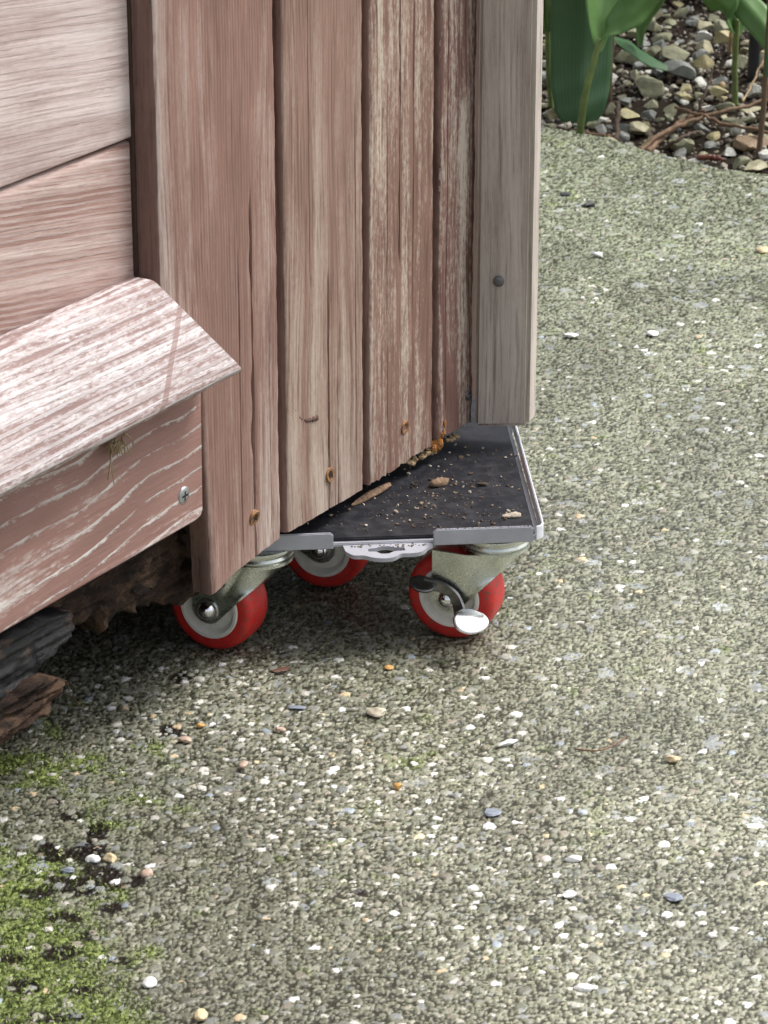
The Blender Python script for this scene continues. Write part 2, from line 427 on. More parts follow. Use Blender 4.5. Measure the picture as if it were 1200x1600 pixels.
GS = flat('dark garden soil', (.024, .017, .012), .95, nscale=300, namp=.5, bumpd=.002, spec=.1)
def bed_z(x, y):
    e = y - ground_edge_y(x)
    return -.012 + .035 * sstep(e, .0, .5) + .018 * (fbm(np.asarray(x) * 12, np.asarray(y) * 12, 61, 4) - .5)
def build_bed():
    nx, ny = 260, 200
    x = np.linspace(-1.2, 1.6, nx); t = np.linspace(0, 1, ny) ** 1.3
    X = np.repeat(x[None], ny, 0); Y = ground_edge_y(X) - .004 + t[:, None] * 3.2
    Z = bed_z(X, Y) + .006 * (fbm(X * 90, Y * 90, 71, 3) - .5)
    V = np.stack([X, Y, Z], -1).reshape(-1, 3); i = np.arange(nx * ny).reshape(ny, nx)
    q = np.stack([i[:-1, :-1], i[:-1, 1:], i[1:, 1:], i[1:, :-1]], -1).reshape(-1, 4)
    me = bpy.data.meshes.new('garden_soil'); me.from_pydata(V.tolist(), [], q.tolist()); me.polygons.foreach_set('use_smooth', [True] * len(q))
    me.materials.append(GS); o = bpy.data.objects.new('garden_soil', me); C.objects.link(o); tag(o, kind='structure')
    bm = bmesh.new(); s = 60
    bm.faces.new([bm.verts.new(p) for p in ((-s, -s, -.06), (s, -s, -.06), (s, s, -.06), (-s, s, -.06))])
    tag(mesh_obj('ground', bm, flat('lawn earth', (.07, .09, .035), .9, nscale=3, namp=.3), smooth=False), kind='structure')
build_bed()

# ================================================================ SHED
shed = empty('wooden_shed', tuple(WO), math.pi / 2 - TH)   # local x runs along the wall
# local frame: x = along wall (s), y = -n (into the wall), z up
tag(shed, 'weathered red brown timber shed with peeling stain and rotten foot resting on a dolly', 'shed')
REST = (.42, .37, .32)
def board_profile(name, mat, outline, z0f, z1, parent=shed, depth=.012, rnd=.0032, grooves=(), nz=110, wob=.0002, seed=1, ztop=.42, notch=None):
    """vertical board: section points across s at face n=0, thickness into wall; grooves=(s, width, depth, z_lo, z_hi)"""
    s0, s1 = outline; r = np.random.default_rng(seed)
    ss = [s0, s0 + rnd * .12, s0 + rnd * .35, s0 + rnd * .65, s0 + rnd] + list(np.linspace(s0 + rnd * 1.6, s1 - rnd * 1.6, 26)) + [s1 - rnd, s1 - rnd * .65, s1 - rnd * .35, s1 - rnd * .12, s1]
    for g in grooves: ss += [g[0] - g[1], g[0] - g[1] * .5, g[0], g[0] + g[1] * .5, g[0] + g[1]]
    ss = np.array(sorted(set(round(x, 6) for x in ss))); ns = len(ss)
    zz = np.concatenate([np.linspace(0, 1, nz) ** 1.15 * (ztop), [z1 - .0]]); bm = bmesh.new(); rows = []; ss0 = ss
    jag = {round(float(x), 6): float(fbm(x * 700 + seed * 5, seed * 3.3, 12, 3) - .5) * 2 for x in ss}
    for j, zt in enumerate(zz):
        row = []
        for s in ss:
            zb = z0f(s) + jag[round(float(s), 6)] * (.0004 if seed < 3 else .0018)
            z = zb + (zt / ztop) * (ztop - zb) if j < nz else z1
            sl_ = s0
            if notch and z < notch[1]: sl_ = notch[0] + notch[2] * (notch[1] - z); s = sl_ + (s - s0) * (-.128 - sl_) / (-.128 - s0) if s < -.128 else s
            e = min(s - sl_, s1 - s)
            n = 0.0
            if e < rnd: n -= rnd * (1 - math.sqrt(max(0, 1 - (1 - e / rnd) ** 2)))
            for g in grooves:
                if g[3] < z < g[4]:
                    c = g[0] + g[1] * .22 * math.sin(z * 61 + g[0] * 900) + g[1] * .15 * math.sin(z * 213)
                    a = max(0, 1 - abs(s - c) / g[1]); k = min(1, (z - g[3]) / .01, (g[4] - z) / .03)
                    n -= g[2] * a * max(0, k)
            n += wob * (math.sin(z * 60 + s * 200 + seed) + math.sin(z * 23 + seed * 2)) * .5
            ed = wob * 1.6 * math.sin(z * 140 + seed) * math.sin(z * 51 + seed * 3) + wob * .8 * math.sin(z * 530 + seed) if (e < rnd and j < nz) else 0
            row.append((s + ed, -n, z))
        rows.append(row)
    V = [[bm.verts.new(p) for p in row] for row in rows]
    for a, b in zip(V[:-1], V[1:]):
        for k in range(ns - 1): bm.faces.new((a[k], a[k + 1], b[k + 1], b[k]))
    # sides, back, foot
    Bk = [[bm.verts.new((row[0].co.x, depth, row[0].co.z)), bm.verts.new((row[-1].co.x, depth, row[-1].co.z))] for row in V]
    for j in range(len(V) - 1):
        bm.faces.new((V[j][0], V[j + 1][0], Bk[j + 1][0], Bk[j][0])); bm.faces.new((V[j][-1], Bk[j][1], Bk[j + 1][1], V[j + 1][-1]))
        bm.faces.new((Bk[j][0], Bk[j + 1][0], Bk[j + 1][1], Bk[j][1]))
    foot = [bm.verts.new((v.co.x, depth, v.co.z + .001)) for v in V[0][1:-1]]
    fb = [Bk[0][0]] + foot + [Bk[0][1]]
    for k in range(ns - 1): bm.faces.new((V[0][k], fb[k], fb[k + 1], V[0][k + 1]))
    bm.faces.new(V[-1] + [Bk[-1][1], Bk[-1][0]])
    bmesh.ops.recalc_face_normals(bm, faces=bm.faces)
    for f in bm.faces:
        cx = f.calc_center_median()
        if f.normal.x < -.75 and cx.y > .0005 and cx.x < (max(s0, notch[0] + notch[2] * (notch[1] - cx.z)) if notch and cx.z < notch[1] else s0) + .0012: f.material_index = 1
    return sharp(mesh_obj(name, bm, mat, parent, mats=[mat, wSide]), 40)
wSide = wood('dark stained board edge', 'z', (.15, .082, .066), (.26, .17, .14), cov=.75, contrast=.3, seed=3.3)

PB = (.232, .124, .096)
wV1 = wood('stained board pale scuffs', 'z', PB, (.45, .385, .345), cov=.84, contrast=.17, seed=1.3, rings=(430, .006, .60, .20, 0.0), low_bare=.10, speckle=.18, left_bias=(-.150, -.186, .12))
wV2 = wood('stained board weathered', 'z', (.235, .138, .105), (.39, .325, .27), cov=.80, contrast=.16, seed=4.1, rings=(380, .006, .60, .22, 0.0), low_bare=.11, speckle=.25, dark=.6)
wV3 = wood('stained board flaking', 'z', (.215, .122, .094), (.46, .395, .32), cov=.60, contrast=.10, seed=7.7, blotch=.30, speckle=.38, fineA=220, broadA=95, dark=.6)
wV4 = wood('stained board flaking badly', 'z', (.205, .110, .088), (.47, .405, .34), cov=.66, contrast=.10, seed=9.2, speckle=.42, fineA=260, dark=.6)
B1 = lambda s: .0745 if s > -.10 else .0745
def zf(a, b, j=0.0, sd=0):
    def f(s):
        (sa, za), (sb, zb) = a, b; t = (s - sa) / (sb - sa)
        return za + (zb - za) * t + j * (math.sin(s * 900 + sd) * .5 + math.sin(s * 2300 + sd * 2) * .35 + math.sin(s * 350 + sd))
    return f
board_profile('vertical_board', wV1, (-.1865, -.0850), lambda s: .0712 + (s + .152) / .068 * .0063, 2.0, grooves=[(-.1095, .0010, .0035, .05, .27), (-.1210, .0005, .0008, .08, .25), (-.0945, .0004, .0006, .08, .22)], seed=1, depth=.0118, notch=(-.1560, .192, .055), nz=130)
board_profile('vertical_board', wV2, (-.0800, -.0032), lambda s: .0772 + (s + .08) / .08 * -.0013, 2.0, grooves=[(-.0390, .0008, .004, .05, .21), (-.0300, .0004, .0009, .05, .17), (-.012, .0004, .0007, .1, .3), (-.0560, .0004, .0006, .2, .5)], seed=2)
board_profile('vertical_board', wV3, (.0018, .0700), lambda s: .0763 + (s / .07) * .0010, 2.0, grooves=[(.0330, .0007, .002, .19, .6), (.047, .0004, .0010, .12, .4), (.020, .0004, .0007, .1, .3)], seed=3)
board_profile('vertical_board', wV4, (.0752, .1150), lambda s: .0785 - (s - .075) * .05, 2.0, grooves=[(.083, .0006, .0010, .09, 1.0)], seed=4, wob=.0004)

bm = bmesh.new()
for ga, gb, gz0 in ((-.0856, -.0794, .0800), (-.0038, .0024, .0785), (.0694, .0758, .0800)):
    box(bm, ga, gb, .0062, .0119, gz0, 1.99)
mesh_obj('board_tongues', bm, wSide, shed, smooth=False)
def hboard(name, mat, s0, s1, z0, z1, n, th, bev, parent=shed, ragged=0.0):
    bm = bmesh.new(); box(bm, s0, s1, -n, -n + th, z0, z1)
    es = [e for e in bm.edges if all(abs(v.co.y + n) < 1e-6 for v in e.verts)]
    bmesh.ops.bevel(bm, geom=es, offset=bev, segments=4, affect='EDGES', profile=.5)
    return sharp(mesh_obj(name, bm, mat, parent), 50)
wH1 = wood('washed out board', 's', (.37, .235, .205), (.61, .52, .50), cov=.36, contrast=.20, seed=2.2, tilt=R(-5), fineA=420, broadA=60, blotch=.45, dark=.35, speckle=.2, rings=(290, .008, .55, .6, R(-6)))
wH2 = wood('fine grained stained board', 's', (.30, .175, .145), (.55, .46, .43), cov=.62, contrast=.16, seed=5.5, tilt=R(-9), fineA=360, broadA=120, blotch=.22, dark=.4, speckle=.15, rings=(330, .010, .50, .6, R(-10)))
hboard('cladding_board', wH1, -.95, -.1872, .3100, 2.0, -.0120, .016, .003)
hboard('cladding_board', wH2, -.95, -.1872, .1500, .3086, -.0126, .016, .004)

# sloping drip board, mitred at its right end
wS = wood('ridged drip board', 's', (.265, .175, .16), (.60, .56, .56), cov=.56, contrast=.10, seed=6.1, fineA=300, broadA=180, blotch=.22, dark=.25, speckle=.42, rings=(255, .006, .60, .85, 0.0), stripe=(*wp(262, 500, .006), *wp(263, 610, .025), .0022), bumpd=.0007)
bm = bmesh.new()
sa, za = -.1925, .2425; sb_, zb_ = wp(375, 577, .026); s_b2, _ = wp(0, 780, .026)
zb_ = .1945
L0 = -.95
nrow = 12
# cross-section in (n, z): back top -> rounded nose -> face -> lower lip -> under
prof = [(-.0105, .2452), (-.004, .2453), (.0005, .2450), (.0022, .2436), (.0265, .1985), (.0268, .1965), (.0255, .1940), (.0225, .1925), (-.004, .1880), (-.0105, .1880)]
def send(z): return sa + (min(max((.2445 - z) / (.2445 - .1965), 0), 1)) * (sb_ - sa)
nseg = 60
Vv = []
for i in range(nseg + 1):
    row = []
    for n_, z_ in prof:
        s1 = send(z_); s_ = L0 + (s1 - L0) * (i / nseg) ** .5
        row.append(bm.verts.new((s_, -n_, z_ + .0003 * math.sin(s_ * 170))))
    Vv.append(row)
for a, b in zip(Vv[:-1], Vv[1:]):
    for k in range(len(prof)):
        k2 = (k + 1) % len(prof); bm.faces.new((a[k], b[k], b[k2], a[k2]))
bm.faces.new(Vv[0]); bm.faces.new(Vv[-1][::-1]); bmesh.ops.recalc_face_normals(bm, faces=bm.faces)
sharp(mesh_obj('drip_board', bm, wS, shed), 40)
# clean painted stripe left where a strip once covered the drip board
# lower plinth board
wL = wood('plinth board with raised grain', 's', (.27, .152, .128), (.58, .54, .51), cov=.90, contrast=.12, seed=8.4, fineA=260, broadA=60, blotch=.55, dark=.15, speckle=.30, rings=(88, .034, .84, 1.0, R(3)), bumpd=.0005)
bm = bmesh.new(); z0p = .1157; s1p = -.1618; rr_ = .006
out = [(-.95, z0p), (s1p - rr_, z0p)] + [(s1p - rr_ + rr_ * math.sin(t), z0p + rr_ - rr_ * math.cos(t)) for t in (.5, .9, 1.3)] + [(s1p, z0p + rr_), (s1p + .001, .186), (-.95, .186)]
prism(bm, out, -.005, .0105, 'y', bev=.0018)
sharp(mesh_obj('plinth_board', bm, wL, shed), 50)

# corner cover strip (grey, bare) turned across the corner
pl0_, pl1_ = .112, .150
wT = wood('bare grey strip', 'z', (.33, .27, .225), (.52, .47, .425), cov=.42, contrast=.30, seed=12.2, fineA=300, broadA=80, blotch=.55, dark=.55, speckle=.22, rough=.75, bumpd=.0006, left_bias=(pl0_, pl1_, .10))
def wl(P):   # world -> shed local
    d = np.array(P) - WO; return (float(d @ WD), float(-(d @ WN)))
p0 = gz(741, 668, .0765); hd = R(98)
w_ = .0305
dirx = np.array([math.sin(hd), math.cos(hd), 0]); nin = np.array([-dirx[1], dirx[0], 0]); nin = nin if nin[1] > 0 else -nin
q = [p0, p0 + dirx * w_, p0 + dirx * w_ + nin * .016 + dirx * .003, p0 + nin * .016]
pl = [wl(P) for P in q]
bm = bmesh.new()
A = [bm.verts.new((x, y, z)) for (x, y), z in zip(pl, (.0765, .0785, .0785, .0765))]
T_ = [bm.verts.new((x, y, 2.0)) for (x, y) in pl]
bm.faces.new(A); bm.faces.new(T_[::-1])
for i in range(4): bm.faces.new((A[i], T_[i], T_[(i + 1) % 4], A[(i + 1) % 4]))
bmesh.ops.recalc_face_normals(bm, faces=bm.faces)
bmesh.ops.bevel(bm, geom=list(bm.edges), offset=.0022, segments=3, affect='EDGES')
sharp(mesh_obj('corner_strip', bm, wT, shed), 60)
# core of the shed behind the boards: walls, floor
wCore = wood('dark inner boarding', 'z', (.06, .032, .026), (.13, .09, .07), cov=.7, contrast=.3, seed=2.9)
bm = bmesh.new(); box(bm, -.95, .1420, .0295, .75, .104, 2.0)
mesh_obj('inner_wall', bm, wCore, shed, smooth=False)
bm = bmesh.new(); box(bm, -.1420, .1420, .0121, .0290, .0820, 2.0); box(bm, -.1875, -.1502, .0121, .0290, .1500, 2.0)
mesh_obj('backing_frame', bm, wCore, shed, smooth=False)
bm = bmesh.new(); box(bm, -.95, .14, .200, .75, -.002, .1030); box(bm, -.95, -.36, .030, .1995, -.002, .1030)  # unseen base blocks added to keep light out from under the shed
mesh_obj('unseen_bearer', bm, wCore, shed, smooth=False)
bm = bmesh.new()
prism(bm, [(-1.0, 2.0), (.20, 2.0), (.20, 2.02), (-1.0, 2.02)], -.06, .80, 'y'); mesh_obj('roof', bm, wCore, shed, smooth=False)

# rotten sole plate
wR = NT('rotten wood'); o_ = wR.tc.outputs['Object']
a = wR.noise(wR.vmul(o_, (35, 180, 160)), 1, 6, .7); b = wR.noise(o_, 45, 4, .6); c3 = wR.noise(wR.vmul(o_, (90, 500, 420)), 1, 3, .6)
cc = wR.mix(wR.ramp(a, [(.36, 0), (.68, 1)]), (.006, .004, .003), (.050, .029, .020))
cc = wR.mix(wR.ramp(b, [(.50, 0), (.60, .7)]), cc, (.10, .06, .038))
wR.out(cc, wR.ramp(a, [(.3, .75), (.7, .95)]), spec=.2); wR.bump(wR.math('ADD', a, c3), 1.0, .0022); wR = wR.m
wRk = NT('old black paint on rotten wood'); o_ = wRk.tc.outputs['Object']
a = wRk.noise(wRk.vmul(o_, (28, 160, 150)), 1, 5, .65); b = wRk.noise(o_, 60, 5, .6)
cc = wRk.mix(wRk.ramp(b, [(.58, 0), (.63, 1)]), (.011, .0112, .0125), (.06, .038, .026))
cc = wRk.mix(wRk.ramp(a, [(.30, 0), (.45, 1)]), (.006, .006, .007), cc)
wRk.out(cc, .55, spec=.3); wRk.bump(a, .9, .0015); wRk = wRk.m
def ragged_beam(name, mat, toppts, botpts, n_face, th, seed, amp=.004, ns=150, nz=26):
    """slab whose top and bottom run through photo-measured outline; face eaten by rot"""
    bm = bmesh.new(); r = np.random.default_rng(seed)
    tp = sorted(wp(u, v, n_face) for u, v in toppts); bp = sorted(wp(u, v, n_face) for u, v in botpts)
    s0 = min(tp[0][0], bp[0][0]) ; s1 = max(tp[-1][0], bp[-1][0]); G = []; Gb = []
    for i in range(ns + 1):
        s = s0 + (s1 - s0) * i / ns
        zt = np.interp(s, [p[0] for p in tp], [p[1] for p in tp]); zb = np.interp(s, [p[0] for p in bp], [p[1] for p in bp])
        zb += .0030 * (float(fbm(s * 200, seed, 5, 3)) - .5) * 2; zb = min(zb, zt - .0008)
        row = []; rb = []
        for j in range(nz + 1):
            t = j / nz; z = zb + (zt - zb) * t
            d = amp * (float(fbm(s * 22, z * 420 + seed * 9, 8 + seed, 4)) - .5) * 1.8 + amp * .6 * (float(fbm(s * 160, z * 900, 18, 3)) - .5)
            edge = amp * .5 * (1 - min(1, t / .10))
            ee = amp * .5 * (1 - min(1, (ns - i) / 3))
            row.append(bm.verts.new((s, -n_face - d + edge + ee, z))); rb.append(bm.verts.new((s, -n_face + th, z)))
        G.append(row); Gb.append(rb)
    for i in range(ns):
        for j in range(nz):
            bm.faces.new((G[i][j], G[i + 1][j], G[i + 1][j + 1], G[i][j + 1])); bm.faces.new((Gb[i][j], Gb[i][j + 1], Gb[i + 1][j + 1], Gb[i + 1][j]))
        bm.faces.new((G[i][0], Gb[i][0], Gb[i + 1][0], G[i + 1][0])); bm.faces.new((G[i][nz], G[i + 1][nz], Gb[i + 1][nz], Gb[i][nz]))
    bm.faces.new(G[0] + Gb[0][::-1]); bm.faces.new(G[-1][::-1] + Gb[-1])
    bmesh.ops.recalc_face_normals(bm, faces=bm.faces)
    return mesh_obj(name, bm, mat, shed)
ragged_beam('rotten_sole_plate', wR, [(-260, 1105), (0, 975), (100, 920), (200, 850), (345, 760)],
            [(-260, 1160), (0, 1020), (60, 985), (130, 975), (150, 965), (165, 990), (190, 965), (240, 942), (285, 950), (318, 928), (345, 915)], -.0215, .016, 3, .0050)
ragged_beam('painted_sole_plate', wRk, [(-300, 1180), (0, 1010), (60, 975), (100, 960), (118, 955)],
            [(-300, 1330), (0, 1122), (30, 1100), (54, 1085), (58, 1050), (80, 1030), (100, 1010), (118, 985)], -.010, .020, 5, .0040)
ragged_beam('rotten_ground_beam', wR, [(-330, 1340), (0, 1115), (25, 1095), (55, 1068), (80, 1058), (104, 1062)],
            [(-330, 1400), (0, 1168), (40, 1140), (75, 1112), (95, 1095), (104, 1080)], -.002, .040, 8, .006)
# orange fungus crumbs where two boards end
wO = flat('orange rotten crumbs', (.45, .20, .055), .8, nscale=600, namp=.5, bumpd=.001)
wO2 = flat('pale rotten crumbs', (.38, .27, .15), .85, nscale=600, namp=.5, bumpd=.001)
def lump(name, mat, pts, parent, sub=3, seed=0):
    bm = bmesh.new(); r = np.random.default_rng(seed)
    for (x, y, z, a, b, c) in pts:
        V, Fc = rock_verts((a, b, c), r, sub, 4, .22, .6); V = V @ rot_np(r).T + np.array([x, y, z]); add_raw(bm, V, Fc)
    return mesh_obj(name, bm, mat, parent)
def wpt(u, v, n=0.0): s, z = wp(u, v, n); return (s, -n, z)
lump('orange_rot', wO, [(*wpt(684, 694, -.0012), .0075, .005, .0075), (*wpt(690, 678, -.0012), .0045, .004, .006), (*wpt(679, 701, -.0015), .0040, .004, .004), (*wpt(693, 664, -.0008), .0028, .0024, .006)], shed, seed=4, sub=4)
rr4 = np.random.default_rng(44); cb = []
for u, v in [(656, 714), (664, 710), (648, 718), (700, 688), (712, 681), (640, 722), (672, 706), (668, 709), (660, 713), (706, 684)]:
    cb.append((*wpt(u, v, -.004), .0045 + .002 * rr4.random(), .004, .0022 + .001 * rr4.random()))
lump('crumbled_board_foot', wO2, cb, shed, seed=5)
# screws
mScrew = flat('zinc screw head', (.42, .43, .44), .38, .9, nscale=900, namp=.2)
mRust = flat('rusty screw head', (.28, .15, .07), .7, .45, nscale=1500, namp=.6, bumpd=.0004)
mNail = flat('dull grey nail head', (.16, .16, .165), .55, .7, nscale=900, namp=.3)
mHole = flat('dark recess', (.01, .008, .007), .9)
def screw(name, mat, u, v, n, rad, cross=True, tilt=.1, sd=1, ring=False):
    s, z = wp(u, v, n); bm = bmesh.new()
    M = Matrix.Translation((s, -n, z)) @ Matrix.Rotation(math.pi / 2 + tilt, 4, 'X') @ Matrix.Rotation(sd, 4, 'Z')
    if ring: prof = [(0, -.0008), (rad * .42, -.0008), (rad * .55, .0007), (rad * .9, .0009), (rad, .0003), (rad, -.0015)]
    else: prof = [(0, .0009), (rad * .5, .0009), (rad * .9, .0006), (rad, .0001), (rad, -.0015)]
    lathe(bm, prof, 28, M)
    if cross:
        for k in range(2):
            M2 = M @ Matrix.Rotation(k * math.pi / 2 + .6, 4, 'Z'); L = rad * .55; w2 = rad * .13
            vs = [bm.verts.new(M2 @ Vector(p)) for p in ((-L, -w2, .00092 + k * 2e-5), (L, -w2, .00092 + k * 2e-5), (L, w2, .00092 + k * 2e-5), (-L, w2, .00092 + k * 2e-5))]
            bm.faces.new(vs).material_index = 1
    return sharp(mesh_obj(name, bm, mat, shed, mats=[mat, mHole]), 50)
tag(screw('screw', mScrew, 287, 774, .005, .0046), 'shiny grey cross head screw')
tag(screw('screw', mRust, 397, 809, 0, .0042, True, .25, 2, True), 'rusty cross head screw proud of the wood')
tag(screw('screw', mRust, 515, 742, 0, .0040, True, -.1, .3, True), 'rusty sunken screw')
tag(screw('screw', mRust, 632, 668, 0, .0040, False, .1, 1, True), 'rusty sunken screw')
tag(screw('screw', mNail, 731, 618, 0, .0030, False, .1, 1, True), 'small dark screw')
# nail in the corner strip
pn = at(779, 440, float((p0 + dirx * .013)[1]) - .0012); x_, y_ = wl(pn)
bm = bmesh.new(); M = Matrix.Translation((x_, y_, pn[2])) @ Matrix.Rotation(-(hd - TH), 4, 'Z') @ Matrix.Rotation(math.pi / 2, 4, 'X')
lathe(bm, [(0, .0009), (.0022, .0008), (.0030, .0002), (.0030, -.002)], 20, M)
tag(mesh_obj('nail', bm, mNail, shed), 'dull grey nail head')
# old scar in the second board: a small splinter hollow edged by raised fibre
bm = bmesh.new()
pp = smooth_path([wpt(455, 636, -.0001), wpt(461, 641, -.0002), wpt(467, 652, -.0005), wpt(475, 656, -.0008), wpt(485, 655, -.0008), wpt(496, 651, -.0004)], 6)
tube(bm, pp, [[.0003, .0004, .0008, .0015, .0017, .0007][min(5, i // 6)] * (1 + .25 * math.sin(i * 2.3)) for i in range(len(pp))], 7)
mesh_obj('knot_scar', bm, flat('dark knot', (.10, .055, .04), .8, nscale=900, namp=.5), shed)

# ================================================================ DOLLY
mPl = flat('grey painted sheet steel', (.40, .405, .45), .38, .1, nscale=70, namp=.12)
mPad = NT('black rubber pad'); f_ = mPad.noise(mPad.tc.outputs['Object'], 120, 5, .7); g_ = mPad.noise(mPad.tc.outputs['Object'], 900, 2, .6)
mPad.out(mPad.mix(mPad.ramp(f_, [(.45, 0), (.75, 1)]), (.010, .0105, .015), (.034, .034, .040)), mPad.ramp(f_, [(.3, .45), (.7, .7)]), spec=.35); mPad.bump(g_, .5, .0003); mPad = mPad.m
mZn = NT('zinc plated steel'); f_ = mZn.noise(mZn.tc.outputs['Object'], 60, 4, .6); g_ = mZn.noise(mZn.tc.outputs['Object'], 500, 3, .6)
mZn.out(mZn.mix(mZn.ramp(f_, [(.3, 0), (.7, 1)]), (.58, .61, .56), (.70, .72, .67)), mZn.ramp(g_, [(.3, .24), (.75, .34)]), 1.0); mZn.bump(g_, .10, .0001); mZn = mZn.m
mChr = flat('polished steel', (.80, .80, .82), .12, 1.0)
mChrD = flat('dull steel', (.20, .20, .20), .32, 1.0, nscale=300, namp=.3)
mRed = NT('red rubber tyre'); o_ = mRed.tc.outputs['Object']; f_ = mRed.noise(o_, 160, 5, .7); g_ = mRed.noise(o_, 420, 3, .7)
cc = mRed.mix(mRed.ramp(f_, [(.35, 0), (.7, 1)]), (.50, .014, .014), (.60, .035, .026))
cc = mRed.mix(mRed.ramp(g_, [(.57, 0), (.63, .9)]), cc, (.17, .075, .055))
mRed.out(cc, mRed.ramp(f_, [(.3, .32), (.7, .5)])); mRed.b.inputs['Subsurface Weight'].default_value = .0; mRed.bump(g_, .3, .0003); mRed = mRed.m
mRim = flat('off white plastic rim', (.76, .74, .68), .42, nscale=140, namp=.10)
DX, DY = .012, 1.56; DYAW = R(5.2); PVX, PVY = .0262, 1.4674     # the dolly stands slightly askew
cd_, sd_ = math.cos(DYAW), math.sin(DYAW); _px, _py = PVX - DX, 1.4685 - DY
dolly = empty('furniture_dolly', (PVX - (cd_ * _px - sd_ * _py), PVY - (sd_ * _px + cd_ * _py), 0), DYAW)
LX, LY = dolly.location.x, dolly.location.y
def WL(p):      # world -> dolly frame, expressed as if the dolly stood square at (DX, DY)
    x, y = p[0] - LX, p[1] - LY
    return (cd_ * x + sd_ * y + DX, -sd_ * x + cd_ * y + DY) + tuple(p[2:])
def front_y(x): return PVY + (x - PVX) * math.tan(DYAW)
tag(dolly, 'flat metal dolly with black rubber deck and red wheels under the corner of the shed', 'dolly')
def DL(p): return (p[0] - DX, p[1] - DY, p[2])
ZP = .0605; TP = .0022     # plate bottom, thickness
XF0, XF1 = -.100, .0835; YF = 1.4685; YB = 1.790
rc = .006
bm = bmesh.new()
pts = [(XF0, YF), (XF1 - rc, YF)] + [(XF1 - rc + rc * math.sin(t), YF + rc - rc * math.cos(t)) for t in (.4, .8, 1.2)] + [(XF1, YF + rc), (.0928, YB), (XF0, YB)]
prism(bm, [(x - DX, y - DY) for x, y in pts], ZP, ZP + TP, 'z', bev=.0005)
sharp(mesh_obj('deck_plate', bm, mPl, dolly), 40)
bm = bmesh.new()
prism(bm, [(x - DX, y - DY) for x, y in [(XF0 + .002, YF + .0025), (XF1 - .0035, YF + .0025), (.0918, YB - .002), (XF0 + .002, YB - .002)]], ZP + TP, ZP + TP + .0020, 'z', bev=.0006)
sharp(mesh_obj('rubber_pad', bm, mPad, dolly), 40)
def lip(x0, x1):
    bm = bmesh.new(); z0, z1 = ZP - .0002, ZP + .0088; t = .0018
    pr = [(x0 - DX, z0), (x1 - DX, z0), (x1 - DX, z1 - .0015), (x1 - DX - .0015, z1), (x0 - DX + .0015, z1), (x0 - DX, z1 - .0015)]
    prism(bm, pr, YF - DY - .0018, YF - DY, 'y', bev=.0005)
    sharp(mesh_obj('front_lip', bm, mPl, dolly), 40)
lip(.0258, .0788); lip(-.0990, -.0268)
bm = bmesh.new()   # right hand rail, wraps round the corner
hh = ZP + .0085
pth = [(XF1 - .0006, YF + .002), (XF1, YF + rc), (XF1 - .003, YB)]
def rail(bm, path, t, z0, z1):
    n = len(path); L, Rr = [], []
    for i, (x, y) in enumerate(path):
        a = path[max(i - 1, 0)]; b = path[min(i + 1, n - 1)]; d = Vector((b[0] - a[0], b[1] - a[1])).normalized(); nn = Vector((d.y, -d.x))
        L.append((x - DX, y - DY)); Rr.append((x + nn.x * t - DX, y + nn.y * t - DY))
    prism(bm, L + Rr[::-1], z0, z1, 'z', bev=.0004)
rail(bm, [(.0800, YF + .0000), (.0825, YF + .0012), (.0837, YF + .004), (.0839, YF + .008), (.0948, YB)], .0012, ZP + .0005, hh)
sharp(mesh_obj('side_rail', bm, flat('grey rail lightened by sky', (.66, .67, .72), .35, .1, nscale=70, namp=.1), dolly), 40)  # sky light on the rail put into its colour, lighter than the plate
# hanging tab with keyhole slot
bm = bmesh.new()
T0 = gz(537, 846, ZP); T1 = gz(662, 841, ZP)
outl = [(-.0215, 0), (.0225, 0), (.0230, -.0035), (.0190, -.0075), (.0130, -.0085), (.0085, -.0085), (.0045, -.0112), (-.0010, -.0120), (-.0070, -.0108), (-.0110, -.0090), (-.0165, -.0085), (-.0205, -.0050)]
outl = [(p[0], p[1]) for p in smooth_path([Vector((x, y, 0)) for x, y in outl], 4)]
hole = [(-.0085, -.0035), (-.0040, -.0030), (-.0015, -.0018), (.0025, -.0018), (.0050, -.0030), (.0105, -.0032), (.0110, -.0058), (.0050, -.0062), (.0020, -.0080), (-.0020, -.0080), (-.0045, -.0060), (-.0085, -.0058)]
from mathutils.geometry import tessellate_polygon
def holed(bm, outer, inner, z0, z1, ox, oy, slope=0.0):
    o3 = [Vector((x, y, 0)) for x, y in outer]; i3 = [Vector((x, y, 0)) for x, y in inner]
    tri = tessellate_polygon([o3, i3]); allp = o3 + i3; V0 = [bm.verts.new((p.x + ox, p.y + oy, z0 + slope * p.y)) for p in allp]; V1 = [bm.verts.new((p.x + ox, p.y + oy, z1 + slope * p.y)) for p in allp]
    for a, b, c in tri:
        bm.faces.new((V0[a], V0[b], V0[c])); bm.faces.new((V1[a], V1[c], V1[b]))
    no = len(o3)
    for rngs in (range(no), range(no, len(allp))):
        r = list(rngs)
        for i in range(len(r)):
            a, b = r[i], r[(i + 1) % len(r)]; bm.faces.new((V0[a], V0[b], V1[b], V1[a]))
    bmesh.ops.recalc_face_normals(bm, faces=bm.faces)
holed(bm, outl, hole, ZP - .0012, ZP + .0010, -.0003 - DX, YF - DY - .0002, .25)
sharp(mesh_obj('carry_tab', bm, mPl, dolly), 40)

